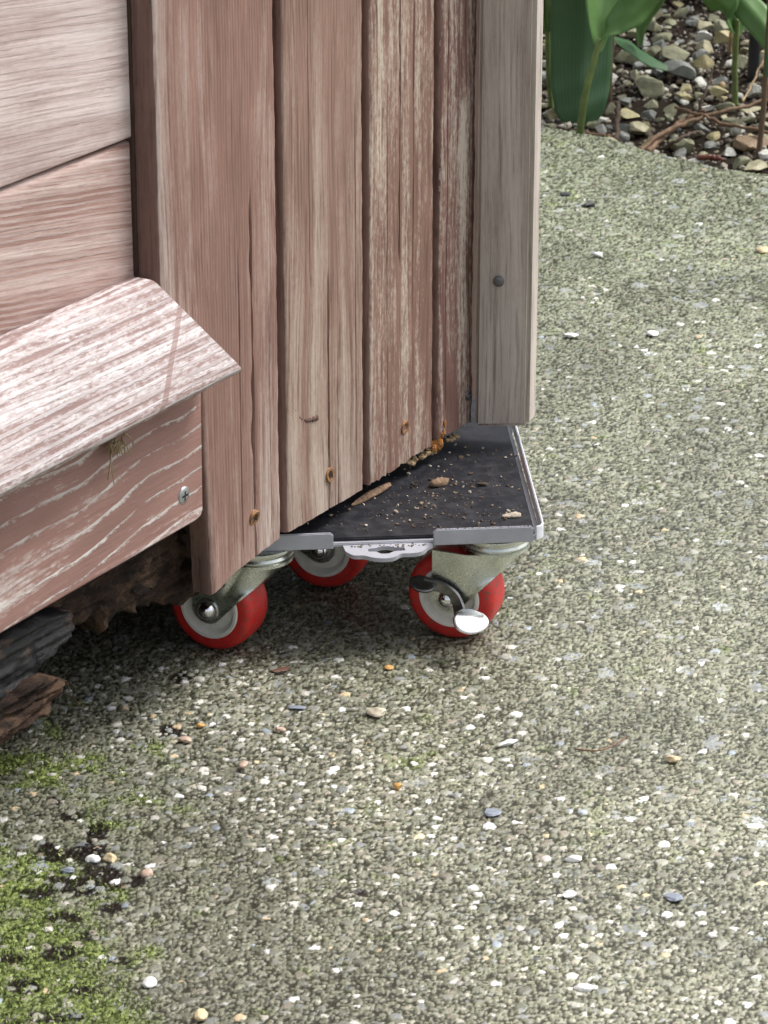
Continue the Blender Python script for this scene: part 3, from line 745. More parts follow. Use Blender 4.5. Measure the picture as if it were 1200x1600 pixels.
def caster(name, sw, wc, yaw, brake=False):
    """sw swivel centre, wc wheel centre (plan); yaw of the axle from the -y direction"""
    R_ = .0250; W = .0115; sw = WL(sw); wc = WL(wc); yaw += DYAW
    # caster empty replaced by the fork mesh: it is the part that carries the rest
    ax = Vector((-math.sin(yaw), -math.cos(yaw), 0)); ro = Vector((math.cos(yaw), -math.sin(yaw), 0))
    M = Matrix(((ro.x, ax.x, 0, wc[0] - DX), (ro.y, ax.y, 0, wc[1] - DY), (0, 0, 1, R_ + .0003), (0, 0, 0, 1)))   # local: x roll, y axle outwards to viewer, z up
    Mi = M.inverted(); swl = Mi @ Vector((sw[0] - DX, sw[1] - DY, ZP)); sx, sy, zt = swl
    bm = bmesh.new(); rr = .0190
    # swivel head: two stacked races under the plate
    Ms = M @ Matrix.Translation((sx, sy, zt))
    lathe(bm, [(0, -.0002), (.0190, -.0002), (.0200, -.0008), (.0203, -.0022), (.0196, -.0036), (.0180, -.0042), (.0184, -.0048), (.0190, -.0060), (.0186, -.0076), (.0170, -.0088), (0, -.0090)], 48, Ms)
    # fork: top deck wraps down into two legs
    zc = zt - .0085; nU, nV = 22, 18; th = .0016
    for sgn in (1, -1):
        outer = []
        for j in range(nV + 1):
            v = j / nV; row = []
            for i in range(nU + 1):
                u = i / nU
                # top: half circle round the swivel on this side, from wheel end to far end
                a = math.pi * (1.0 - 1.08 * u)
                T = Vector((sx + rr * math.cos(a), sy + sgn * rr * (math.sin(a) if math.sin(a) > 0 else math.sin(a) * .5), zc))
                # bottom: rounded tip round the axle, on the leg plane
                tipw = .0088; b = math.pi * (1 + u)      # semicircle below axle
                Bp = Vector((tipw * math.cos(b), sgn * (W + .0022), tipw * .95 * math.sin(b) + .0005))
                qq = min(1, max(0, (u - .36) / .08))
                k = v ** (1.05 + 2.2 * max(0, 1 - u / .45))
                qq = min(1, max(0, (u - .36) / .10)); ky = min(1, v * (1.55 + 2.2 * (1 - qq))); ky = ky * ky * (3 - 2 * ky)
                T.x = min(T.x, T.x + (-.0090 - T.x) * max(0, 1 - u / .40)); k1 = v ** 1.05; T.y = T.y + (sgn * (W + .0022) - T.y) * (1 - qq)
                P = Vector((T.x * (1 - k) + Bp.x * k, T.y * (1 - ky) + Bp.y * ky, T.z * (1 - k1) + Bp.z * k1))
                row.append(P)
            outer.append(row)
        Vo = [[bm.verts.new(M @ p) for p in row] for row in outer]
        cen = Vector((0, 0, 0)); Vi = [[bm.verts.new(M @ Vector((p.x, p.y - sgn * th, p.z))) for p in row] for row in outer]
        for G, fl in ((Vo, False), (Vi, True)):
            for j in range(nV):
                for i in range(nU):
                    qd = (G[j][i], G[j][i + 1], G[j + 1][i + 1], G[j + 1][i]); bm.faces.new(qd[::-1] if fl else qd)
        for i in range(nU):
            bm.faces.new((Vo[0][i], Vi[0][i], Vi[0][i + 1], Vo[0][i + 1])); bm.faces.new((Vo[-1][i], Vo[-1][i + 1], Vi[-1][i + 1], Vi[-1][i]))
        for j in range(nV):
            bm.faces.new((Vo[j][0], Vo[j + 1][0], Vi[j + 1][0], Vi[j][0])); bm.faces.new((Vo[j][-1], Vi[j][-1], Vi[j + 1][-1], Vo[j + 1][-1]))
    # crown: disc joining the legs
    lathe(bm, [(0, 0), (rr, 0), (rr, -.0016), (0, -.0016)], 40, M @ Matrix.Translation((sx, sy, zc + .0008)))
    bmesh.ops.recalc_face_normals(bm, faces=bm.faces)
    fork = sharp(mesh_obj('caster', bm, mZn, dolly), 40)
    Mx = M @ Matrix.Rotation(-math.pi / 2, 4, 'X')     # lathe axis along axle (local +z -> +y)
    bm = bmesh.new()
    pr = [(.0172, W - .0002), (.0215, W + .0002), (.0236, W - .0012), (.0247, W - .0042), (.0250, W - .0075)]
    pr = pr + [(r, -h) for r, h in pr[::-1]]
    lathe(bm, pr, 72, Mx, closed=True); sharp(mesh_obj('tyre', bm, mRed, fork), 50)
    bm = bmesh.new()
    pr = [(.0171, W + .0004), (.0166, W + .0009), (.0150, W + .0007), (.0142, W - .0004), (.0128, W - .0030), (.0085, W - .0032), (.0080, W + .0006), (.0045, W + .0008)]
    pr = pr + [(r, -h) for r, h in pr[::-1]]
    lathe(bm, pr, 64, Mx, closed=True); sharp(mesh_obj('rim', bm, mRim, fork), 40)
    bm = bmesh.new()
    hh = W + .0022
    lathe(bm, [(0, hh + .0050), (.0020, hh + .0048), (.0036, hh + .0038), (.0046, hh + .0022), (.0050, hh + .0010), (.0064, hh + .0008), (.0064, hh + .0001), (.003, hh), (.003, -hh), (.0062, -hh - .0001), (.0062, -hh - .003), (0, -hh - .0035)], 32, Mx)
    sharp(mesh_obj('axle_nut', bm, mChr, fork), 40)
    if brake:
        bm = bmesh.new()   # bent lever that straddles the axle
        def flap(cx, cz, y0, r, ta, tb, mi, sq=1.0):
            # a dished round pedal
            Mf = M @ Matrix.Translation((cx, y0, cz)) @ Euler((ta, tb, 0)).to_matrix().to_4x4() @ Matrix.Diagonal((1, sq, 1, 1))
            lathe(bm, [(0, .0008), (r * .6, .0009), (r * .9, .0014), (r, .0010), (r * .98, -.0002), (r * .6, -.0006), (0, -.0007)], 36, Mf, mi)
        y0 = W + .0050
        flap(-.0120, .0090, y0 + .004, .0072, R(-20), R(12), 1, .8)
        # sickle arm passing over the axle down to the pedal
        path = smooth_path([Vector((-.0115, y0 + .001, .0085)), Vector((-.004, y0, .0078)), Vector((.0035, y0, .0050)), Vector((.0072, y0 + .001, .0000)), Vector((.0095, y0 + .003, -.0050))], 6)
        n = len(path); rows = []
        for i, p in enumerate(path):
            t = (path[min(i + 1, n - 1)] - path[max(i - 1, 0)]).normalized(); s_ = Vector((-t.z, 0, t.x)); hw = .0030 + .0012 * abs(2 * i / (n - 1) - 1)
            rows.append([bm.verts.new(M @ (p + s_ * k * hw + Vector((0, d, 0)))) for k, d in ((-1, 0), (-.8, .0012), (.8, .0012), (1, 0), (.8, -.0008), (-.8, -.0008))])
        for a_, b_ in zip(rows[:-1], rows[1:]):
            for k in range(6):
                f = bm.faces.new((a_[k], a_[(k + 1) % 6], b_[(k + 1) % 6], b_[k])); f.material_index = 1
        bmesh.ops.recalc_face_normals(bm, faces=bm.faces)
        sharp(mesh_obj('brake_lever', bm, mChr, fork, mats=[mChr, mChrD]), 50)
        # the polished foot pedal, tilted back so it catches the bright sky
        bm = bmesh.new(); nrm_w = (sun_dir + (Vector((0, 0, CAMH)) - Vector((.04, 1.46, .02))).normalized()).normalized(); nrm_w = Matrix.Rotation(-DYAW, 3, 'Z') @ nrm_w
        cpos = Vector(WL(at(738, 968, 1.452))) - Vector((DX, DY, 0))
        zq = nrm_w; xq = Vector((1, 0, 0)); xq = (xq - zq * xq.dot(zq)).normalized(); yq = zq.cross(xq)
        Mq = Matrix(((xq.x, yq.x, zq.x, cpos.x), (xq.y, yq.y, zq.y, cpos.y), (xq.z, yq.z, zq.z, cpos.z), (0, 0, 0, 1)))
        # outline: a stubby tongue, dished
        nA = 40; rings = []
        for t, dz in ((0, 0), (.12, 0), (.3, 0), (.5, 0), (.7, 0), (.88, 0), (.96, 0), (1.0, -.0003), (1.0, -.0012)):
            ring = []
            for k in range(nA):
                a = 2 * math.pi * k / nA; x = .0100 * t * math.cos(a); y = .0082 * t * math.sin(a) * (1 - .15 * math.cos(a))
                ring.append(bm.verts.new(Mq @ Vector((x, y + .12 * x, dz - 10 * (x - .002) ** 2 - 14 * (y + .002) ** 2))))
            rings.append(ring)
        for a_, b_ in zip(rings[1:-1], rings[2:]):
            for k in range(nA): bm.faces.new((a_[k], a_[(k + 1) % nA], b_[(k + 1) % nA], b_[k]))
        bm.faces.new(rings[1]); bm.faces.new(rings[-1][::-1])
        for v in rings[0]: bm.verts.remove(v)
        bmesh.ops.recalc_face_normals(bm, faces=bm.faces)
        sharp(mesh_obj('brake_pedal', bm, mChr, fork), 50)
    return fork
caster('caster', (.0590, 1.4890), (.0390, 1.4885), R(22), True)
caster('caster', (-.0665, 1.4725), (-.0875, 1.4735), R(26))
caster('caster', (-.0520, 1.5660), (-.0315, 1.5560), R(18))
caster('caster', (.0560, 1.6400), (.0450, 1.6600), R(10))

# ---------------------------------------------------------------- litter on the deck
mBark = flat('weathered bark', (.20, .125, .075), .85, nscale=500, namp=.5, bumpd=.001)
mBarkD = flat('dark bark', (.075, .05, .035), .85, nscale=500, namp=.5, bumpd=.001)
mCrumb = NT('wood crumbs'); g = mCrumb.n('ShaderNodeNewGeometry')
mCrumb.out(mCrumb.ramp(g.outputs['Random Per Island'], [(0, (.03, .02, .014)), (.4, (.10, .065, .04)), (.75, (.25, .19, .13)), (1, (.46, .42, .35))]), .85); mCrumb = mCrumb.m
ZD = ZP + TP + .0020
def chip(name, mat, p, size, label, cat, seed, rot=(0, 0, 0), group=None, sub=3, cuts=7):
    bm = bmesh.new(); r = np.random.default_rng(seed); V, Fc = rock_verts(size, r, sub, cuts, .09)
    V = V @ np.array(Euler(rot).to_matrix()).T; V[:, 2] -= V[:, 2].min() + .12 * size[2]
    add_raw(bm, V, Fc); o = mesh_obj(name, bm, mat); o.location = p; sharp(o, 45)
    return tag(o, label, cat, group)
chip('bark_chip', mBark, gz(686, 758, ZD), (.0150, .0065, .0060), 'brown bark chip on the black deck, largest crumb there', 'bark', 3, (0, 0, R(40)))
chip('bark_chip', mBarkD, gz(754, 759, ZD), (.0080, .0030, .0022), 'thin dark bark flake on the black deck towards its right side', 'bark', 5, (0, 0, R(-10)))
chip('wood_crumb', flat('pale crumb', (.50, .43, .33), .85, nscale=700, namp=.4, bumpd=.001), gz(800, 808, ZD), (.0100, .0045, .0035), 'pale crumb of wood behind the lip at the front right of the deck', 'crumb', 6, (0, 0, R(10)))
chip('rotten_sliver', mBark, gz(583, 776, ZD), (.0330, .0050, .0050), 'long rust brown sliver of rotten wood lying under the wall foot on the deck', 'wood sliver', 9, (R(10), R(-4), R(52)))
bm = bmesh.new(); r = np.random.default_rng(5)
for k in range(520):
    if k < 330: u, v = r.uniform(470, 835), r.uniform(700, 832)
    else: u, v = r.normal(690, 80), r.normal(790, 28)
    P = gz(u, v, ZD - .0001)
    if not (front_y(P[0]) + .004 < P[1] < 1.70 and -.075 < P[0] < .0755): continue
    sz = .0006 + .0013 * r.random() ** 3 + (.0012 if r.random() < .05 else 0)
    V, Fc = rock_verts((sz * 1.5, sz, sz * .8), r, 1, 3, .2); V = V @ rot_np(r, .6).T
    add_raw(bm, V + P + np.array([0, 0, sz * .3]), Fc)
for k in range(28):
    P = gz(r.uniform(680, 830), r.uniform(812, 822), ZP + .0088); P[1] = front_y(P[0]) - .0009; sz = r.uniform(.0004, .0009); P[2] = ZP + .0088
    V, Fc = rock_verts((sz * 1.4, sz, sz * .8), r, 1, 3, .2); add_raw(bm, V + P, Fc)
for k in range(36):
    x = r.uniform(-.020, .022); dy_ = r.uniform(.0005, .003); y = front_y(x) - dy_; sz = r.uniform(.0005, .0011)
    V, Fc = rock_verts((sz * 1.4, sz, sz * .8), r, 1, 3, .2); add_raw(bm, V + np.array([x, y, ZP + .0012 - .25 * dy_]), Fc)
tag(mesh_obj('wood_crumbs', bm, mCrumb, smooth=False), 'scatter of tiny wood crumbs over the black deck', 'crumbs', kind='stuff')

# ---------------------------------------------------------------- dry grass tuft under the drip board
mStraw = flat('dry straw', (.36, .29, .17), .8)
bm = bmesh.new(); r = np.random.default_rng(3)
for k in range(26):
    u0, v0 = 185 + r.normal(0, 9), 690 + r.normal(0, 4); du, dv = r.uniform(-16, 18), r.uniform(0, 22)
    if k < 2: u0, v0, du, dv = 172 + k * 3, 700, 6 - k * 12, 55 - k * 6
    P = [Vector(wpt(u0, v0, .006 + .004 * r.random())), Vector(wpt(u0 + du * .3, v0 + dv * .5 - 6, .010 + .004 * r.random())), Vector(wpt(u0 + du, v0 + dv, .007 + .004 * r.random()))]
    tube(bm, smooth_path(P, 5), .00022 + .0002 * r.random(), 5)
tuft = mesh_obj('dry_grass_tuft', bm, mStraw); tuft.matrix_world = Matrix.Translation(WO) @ Matrix.Rotation(math.pi / 2 - TH, 4, 'Z')
tag(tuft, 'small tuft of dry grass and web caught under the sloping board', 'grass')

# ---------------------------------------------------------------- loose stones on the concrete
def st(name, col): return flat(name, col, .55, nscale=400, namp=.18, bumpd=.0006)
mCream, mOrange, mWhite, mSlate, mRusty, mYel = st('cream stone', (.62, .55, .42)), st('orange stone', (.60, .33, .10)), st('white quartz', (.78, .78, .76)), st('blue grey slate', (.24, .27, .32)), st('red brown flake', (.16, .075, .05)), st('yellowish stone', (.62, .50, .30))
mPinkg = st('pinkish stone', (.50, .36, .28)); mDarkS = st('dark stone', (.06, .06, .065))
LS = [('stone_chip', mCream, 587, 1116, (.0110, .0095, .0050), 'cream angular stone chip on the concrete below the middle of the dolly', 'stone', 11, -.3),
      ('pebble', mOrange, 621, 1231, (.0046, .0044, .0034), 'small orange pebble on the concrete below the cream chip', 'pebble', 12, 0),
      ('stone_chip', mWhite, 793, 1163, (.0120, .0045, .0030), 'white sliver of quartz on the concrete below the right wheel', 'stone', 13, .7),
      ('pebble', mOrange, 608, 1045, (.0048, .0040, .0028), 'orange pebble in the shadow left of the right wheel', 'pebble', 14, 0),
      ('pebble', mYel, 1052, 1187, (.0080, .0052, .0030), 'flat yellowish pebble on the concrete near the right margin', 'pebble', 15, .2),
      ('stone_chip', mOrange, 312, 1134, (.0050, .0036, .0024), 'bright orange flake among pale gravel below the left wheel', 'stone', 16, 0),
      ('stone_chip', mPinkg, 290, 1157, (.0090, .0050, .0028), 'tan crumbly flake beside the bright orange flake', 'stone', 17, -.2),
      ('stone_chip', mRusty, 440, 1046, (.0110, .0045, .0014), 'flat red brown flake right of the left wheel', 'flake', 18, .5),
      ('stone_chip', mPinkg, 437, 1141, (.0070, .0040, .0024), 'pinkish tan chip lying midway below left and right wheel', 'stone', 19, -.2),
      ('stone_chip', mPinkg, 380, 1197, (.0065, .0055, .0030), 'pink tan angular chip on pale gravel below the left wheel', 'stone', 20, .9),
      ('pebble', mWhite, 145, 1346, (.0066, .0060, .0050), 'bright white pebble in the dark crumbly soil at lower left', 'pebble', 21, 0),
      ('pebble', mYel, 172, 1345, (.0060, .0060, .0046), 'cream pebble just right of the bright white one in dark soil', 'pebble', 22, 0),
      ('pebble', mWhite, 234, 1538, (.0070, .0060, .0046), 'large white pebble at the edge of the moss near the bottom', 'pebble', 23, .4),
      ('pebble', mYel, 313, 1590, (.0058, .0070, .0046), 'cream pebble at the bottom edge of the picture', 'pebble', 24, 0),
      ('pebble', mPinkg, 230, 1367, (.0075, .0055, .0040), 'beige pink pebble right of the dark soil patch', 'pebble', 25, .5),
      ('stone_chip', mSlate, 108, 1363, (.0075, .0040, .0030), 'dark blue grey stone beside white pebble in dark soil', 'stone', 26, .3),
      ('stone_chip', mSlate, 465, 1106, (.0120, .0050, .0014), 'flat slate flake set in the gravel right of the pinkish tan chip', 'stone', 27, 0),
      ('stone_chip', mSlate, 768, 1270, (.0105, .0080, .0014), 'blue grey slate flake below the white quartz sliver', 'stone', 28, 0),
      ('stone_chip', mWhite, 893, 526, (.0110, .0080, .0032), 'white angular stone far back right of the corner strip', 'stone', 29, .2),
      ('stone_chip', mWhite, 934, 401, (.0075, .0060, .0046), 'white pebble beside a dark crumb on the far concrete', 'stone', 30, .2),
      ('stone_chip', mDarkS, 920, 323, (.0130, .0080, .0060), 'dark crumb of stone on the concrete near the plant bed', 'stone', 31, .5),
      ('stone_chip', mDarkS, 883, 306, (.0090, .0060, .0040), 'smaller dark crumb left of the dark crumb near the plant bed', 'stone', 32, -.2),
      ('pebble', mYel, 1192, 393, (.0110, .0090, .0050), 'cream pebble on far concrete at the right margin', 'pebble', 33, 0),
      ('pebble', mWhite, 1019, 522, (.0085, .0090, .0034), 'pale blue white pebble on the far concrete right of centre', 'pebble', 34, 0),
      ('pebble', mWhite, 896, 1343, (.0085, .0040, .0032), 'long white pebble between dark slate flecks lower right', 'pebble', 35, 0),
      ('pebble', mWhite, 888, 1400, (.0080, .0046, .0032), 'long white pebble just below another long white pebble', 'pebble', 36, .25),
      ('pebble', mWhite, 913, 1545, (.0085, .0055, .0040), 'oval white pebble near the bottom edge right of centre', 'pebble', 37, -.1),
      ('stone_chip', mSlate, 1055, 1403, (.0100, .0080, .0014), 'pale slate flake in the lower right of the concrete', 'stone', 38, 0)]
for nm, mt, u, v, sz, lb, ct, sd, rz in LS:
    P = gz(u, v, .0008); chip(nm, mt, (P[0], P[1], .0008 - sz[2] * (.18 if nm == 'pebble' else .08) if 'flake' not in lb else .0006), sz, lb, ct, sd, (0, 0, rz), sub=3, cuts=4 if nm == 'pebble' else 9)
# thin twig on concrete
bm = bmesh.new(); tube(bm, smooth_path([gz(898, 1170, .0022), gz(930, 1173, .0030), gz(955, 1166, .0028), gz(978, 1152, .0022)], 6), .0005, 6)
tag(mesh_obj('twig', bm, mBark), 'thin curved twig lying on the concrete at right below the dolly', 'twig')
bm = bmesh.new(); tube(bm, smooth_path([gz(78, 1062, .010), gz(95, 1078, .006), gz(112, 1090, .003), gz(124, 1102, .002)], 6), .0004, 6)
tube(bm, smooth_path([gz(95, 1060, .012), gz(104, 1066, .008), (gz(108, 1080, .003))], 6), .0004, 6)
tag(mesh_obj('twig', bm, mBark), 'fine broken fibre sticking out at the end of the rotten beam', 'twig')

# moss cushions: tiny shoots, nobody could count them
mMoss = NT('moss shoots'); g = mMoss.n('ShaderNodeNewGeometry')
mMoss.out(mMoss.ramp(g.outputs['Random Per Island'], [(0, (.07, .10, .02)), (.5, (.17, .22, .05)), (1, (.32, .38, .12))]), .7); mMoss = mMoss.m
r = np.random.default_rng(9); n = 26000
U = r.uniform(-60, 560, n); V = r.uniform(1080, 1640, n)
b = lambda u, v, ru, rv: np.exp(-(((U - u) / ru) ** 2 + ((V - v) / rv) ** 2))
pm = np.clip(1.2 * b(20, 1440, 200, 180) + b(60, 1600, 320, 100) + .7 * b(40, 1190, 150, 70) + .4 * b(230, 1180, 120, 80), 0, 1.2)
P = np.array([gz(u, v, 0) for u, v in zip(U, V)])
pm = pm + (fbm(P[:, 0] * 60, P[:, 1] * 60, 27, 4) - .5) * 1.6
P = P[(pm > .72)][::2]
vv = []; ff = []
for p in P:
    a = r.uniform(0, 6.28); h = r.uniform(.0006, .0018); w0 = r.uniform(.0003, .0006); lx, ly = r.normal(0, .0007, 2); z0 = .0006
    i = len(vv); ca, sa_ = math.cos(a) * w0, math.sin(a) * w0
    vv += [(p[0] - ca, p[1] - sa_, z0), (p[0] + ca, p[1] + sa_, z0), (p[0] + lx * .6 + ca * .8, p[1] + ly * .6 + sa_ * .8, z0 + h * .7), (p[0] + lx, p[1] + ly, z0 + h), (p[0] + lx * .6 - ca * .8, p[1] + ly * .6 - sa_ * .8, z0 + h * .7)]
    ff.append((i, i + 1, i + 2, i + 3, i + 4))
me = bpy.data.meshes.new('moss'); me.from_pydata(vv, [], ff); me.materials.append(mMoss); o = bpy.data.objects.new('moss', me); C.objects.link(o)
tag(o, 'bright green moss spreading over the concrete at lower left', 'moss', kind='stuff')

# ================================================================ PLANTING BED
def stone_mat(name, col, sc=60):
    N = NT(name); f = N.noise(N.tc.outputs['Object'], sc, 5, .65); g = N.noise(N.tc.outputs['Object'], sc * 7, 3, .6)
    c = N.mix(N.ramp(f, [(.3, 0), (.7, 1)]), tuple(x * .65 for x in col), tuple(min(1, x * 1.25) for x in col))
    N.out(c, .62); N.bump(N.math('ADD', f, N.math('MULTIPLY', g, .5)), .6, .002); return N.m
SM = {'cream': stone_mat('cream rubble', (.40, .37, .24)), 'olive': stone_mat('olive rubble', (.24, .24, .15)), 'grey': stone_mat('grey rubble', (.20, .21, .19)),
      'white': stone_mat('white rubble', (.58, .58, .52)), 'brown': stone_mat('brown rubble', (.22, .15, .085)), 'tan': stone_mat('tan rubble', (.42, .37, .20))}
# u, v (foot centre), width px, height px
BS = [(1022, 148, 60, 36, 'olive', 'long olive cream stone in the middle of the bed'), (1060, 122, 48, 34, 'grey', 'flat grey green stone behind the long olive stone'),
      (1096, 110, 40, 32, 'tan', 'yellowish angular stone right of the flat grey green stone'), (984, 188, 34, 26, 'tan', 'blocky yellowish stone left of the crossed twigs'),
      (1000, 212, 42, 34, 'cream', 'rounded cream stone below the blocky yellowish one'), (957, 180, 30, 32, 'cream', 'pale upright stone beside the broad leaf'),
      (1066, 238, 66, 42, 'olive', 'large smooth olive grey stone at the concrete edge'), (1063, 246, 24, 20, 'white', 'small white pebble in front of the large olive stone'),
      (1170, 238, 62, 34, 'brown', 'long brown stone at the right margin of the bed'), (1139, 245, 28, 22, 'white', 'rounded white stone left of the long brown stone'),
      (972, 222, 20, 26, 'grey', 'small grey stone at the concrete edge under the thin stalk'), (864, 190, 22, 28, 'cream', 'cream stone wedged between shed strip and broad leaf'),
      (849, 196, 16, 10, 'white', 'tiny white stone at the foot of the shed strip'), (1158, 262, 34, 22, 'olive', 'olive stone half under the white rounded stone'),
      (1180, 268, 40, 20, 'cream', 'cream stone on the concrete edge at far right'), (1196, 250, 22, 24, 'white', 'pale pebble cut off by the right edge of the picture'),
      (1068, 158, 30, 18, 'tan', 'small tan stone right of the long olive stone'), (1072, 164, 18, 14, 'white', 'little white stone beneath the small tan stone'),
      (1105, 172, 24, 12, 'white', 'thin white stone among the brown twigs'), (1180, 150, 34, 26, 'white', 'whitish stone beside the black stake foot'),
      (1176, 176, 36, 18, 'cream', 'flat cream stone under the long twigs at right'), (1130, 70, 34, 40, 'tan', 'beige pinkish stone far back behind the dead stalk'),
      (1020, 88, 34, 26, 'olive', 'olive stone in the shade far back'), (1060, 92, 46, 30, 'olive', 'broad olive stone in the shade behind the grey green one'),
      (975, 95, 32, 24, 'olive', 'rounded dull stone in shade right of the thin leaf stalk'), (1155, 110, 40, 28, 'olive', 'dull stone behind the right hand plant stem'),
      (1100, 82, 34, 24, 'cream', 'cream stone in half shade far back'), (1192, 108, 30, 34, 'olive', 'olive stone behind the black stake')]
bs = []
def bed_at(u, v):
    z = 0.0
    for _ in range(4):
        P = gz(u, v, z); z = float(bed_z(P[0], P[1]))
    return P
def bed_stone(u, v, w_px, h_px, kd, label, seed, group=None, sub=3):
    P = bed_at(u, v); k = 4728 / float(np.hypot(P[1], .62)); W_ = w_px / k * 1.08; Hh = h_px / k * 1.0
    r = np.random.default_rng(seed); bm = bmesh.new(); V, Fc = rock_verts((W_ * 1.15, W_ * r.uniform(.7, 1.0), Hh * r.uniform(.95, 1.25)), r, sub, 14, .022, .34)
    V = V @ np.array(Euler((r.uniform(-.25, .25), r.uniform(-.25, .25), r.uniform(-.3, .3))).to_matrix()).T
    add_raw(bm, V, Fc); o = mesh_obj('stone', bm, SM[kd]); sharp(o, 30)
    o.location = (P[0], P[1], P[2] + Hh * .30); tag(o, label, 'stone', group or 'stones in the planting bed'); bs.append((P[0], P[1], W_ * .5)); return o
for i, (u, v, a, b_, kd, lb) in enumerate(BS): bed_stone(u, v, a, b_, kd, lb, 100 + i)
LM = [('the broad dark leaf', 905, 120), ('the thin leaf stalk', 955, 120), ('the right hand plant stem', 1149, 100), ('the foot of the black stake', 1176, 118),
      ('the long olive cream stone', 1022, 132), ('the flat grey green stone', 1060, 106), ('the blocky yellowish stone', 984, 176), ('the large smooth olive stone', 1066, 218),
      ('the long brown stone', 1170, 222), ('the crossing of the twigs', 1108, 182), ('the dead tan stalk', 1132, 100), ('the short dark stub', 965, 200),
      ('the white rounded stone', 1139, 235), ('the reddish stalk at the right margin', 1190, 200), ('the grey corner strip', 846, 170), ('the yellowish angular stone', 1096, 95),
      ('the top edge of the picture', 1040, 0), ('the rounded cream stone', 1000, 196), ('the little white stone', 1072, 158)]
used_l = set()
def place_label(kd, u, v, big_):
    sizes = ['larger' if big_ else 'small', 'dull', 'smooth', 'angular'][:1]
    for k in sorted(LM, key=lambda t: (t[1] - u) ** 2 + (t[2] - v) ** 2)[:6]:
        dx, dy = u - k[1], v - k[2]; d = math.hypot(dx, dy); ang = math.degrees(math.atan2(-dy, dx)) % 360
        w8 = ['right of', 'above right of', 'above', 'above left of', 'left of', 'below left of', 'below', 'below right of'][int((ang + 22.5) // 45) % 8]
        far_ = 'just ' if d < 30 else '' if d < 60 else 'some way '
        lb = f"{sizes[0]} {kd} stone in the bed {far_}{w8} {k[0]}"
        if lb not in used_l and len(lb.split()) <= 16: used_l.add(lb); return lb
    return None
r = np.random.default_rng(77); cnt = 0
kinds = ['cream', 'olive', 'grey', 'tan', 'olive', 'white', 'olive']
while cnt < 190:
    u, v = r.uniform(838, 1212), r.uniform(-8, 262); P = bed_at(u, v)
    if P[1] < ground_edge_y(P[0]) + .012: continue
    a = r.uniform(12, 38)
    if any((P[0] - x) ** 2 + (P[1] - y) ** 2 < (q * .75 + a / 3800) ** 2 for x, y, q in bs):
        cnt += .05; continue
    kd = kinds[int(r.integers(len(kinds)))]; kn = 'whitish' if kd == 'white' else kd
    lb = place_label(kn, u, v - a * .3, a > 27)
    bed_stone(u, v, a, a * r.uniform(.6, .85), kd, lb or kn + ' stone among others strewn over the dark soil of the bed', 300 + int(cnt * 10), None if lb else f'small {kn} stones of the bed', 2); cnt += 1
# fine gravel between stones
bm = bmesh.new()
mGr = NT('fine bed gravel'); g = mGr.n('ShaderNodeNewGeometry')
mGr.out(mGr.ramp(g.outputs['Random Per Island'], [(0, (.03, .022, .016)), (.45, (.08, .06, .04)), (.7, (.22, .20, .14)), (1, (.5, .48, .42))]), .7); mGr = mGr.m
for k in range(2600):
    u, v = r.uniform(830, 1230), r.uniform(0, 270); P = bed_at(u, v)
    if P[1] < ground_edge_y(P[0]) + .002: continue
    sz = .002 + .006 * r.random() ** 2; V, Fc = rock_verts((sz * 1.3, sz, sz * .8), r, 1, 3, .1); add_raw(bm, V @ rot_np(r).T + P + np.array([0, 0, sz * .2]), Fc)
tag(mesh_obj('gravel', bm, mGr, smooth=False), 'dark crumbs and fine gravel between the bed stones', 'gravel', kind='stuff')

# leaves
def leaf_mat(name, c1, c2, rough=.35):
    N = NT(name); o_ = N.tc.outputs['UV']; sp_ = N.n('ShaderNodeSeparateXYZ'); N.l(o_, sp_.inputs[0])
    ve = N.math('SINE', N.math('MULTIPLY', sp_.outputs[0], 110.0)); ve = N.math('MULTIPLY_ADD', ve, .5, .5)
    f = N.noise(N.tc.outputs['Object'], 30, 4, .6)
    c = N.mix(N.math('MULTIPLY_ADD', ve, .25, N.math('MULTIPLY', f, .7)), c1, c2)
    N.out(c, rough, spec=.5); N.bump(ve, .22, .0004)
    N.b.inputs['Transmission Weight'].default_value = 0
    tr = N.n('ShaderNodeBsdfTranslucent'); N.l(c, tr.inputs[0]); mx = N.n('ShaderNodeMixShader'); mx.inputs[0].default_value = .3
    om = [x for x in N.t.nodes if x.type == 'OUTPUT_MATERIAL'][0]
    N.l(N.b.outputs[0], mx.inputs[1]); N.l(tr.outputs[0], mx.inputs[2]); N.l(mx.outputs[0], om.inputs[0]); return N.m
mLeafD = leaf_mat('deep green leaf', (.065, .155, .07), (.11, .22, .10), .42)
mLeafB = leaf_mat('fresh green leaf', (.11, .23, .065), (.20, .36, .12), .38)
mStem = flat('green stem', (.16, .22, .07), .5, nscale=60, namp=.3)
mStemR = flat('reddish stem', (.14, .09, .055), .6, nscale=60, namp=.3)
mDead = flat('dead brown stalk', (.17, .105, .06), .75, nscale=120, namp=.4)
mDeadT = flat('dead straw stalk', (.42, .30, .17), .75, nscale=120, namp=.3)
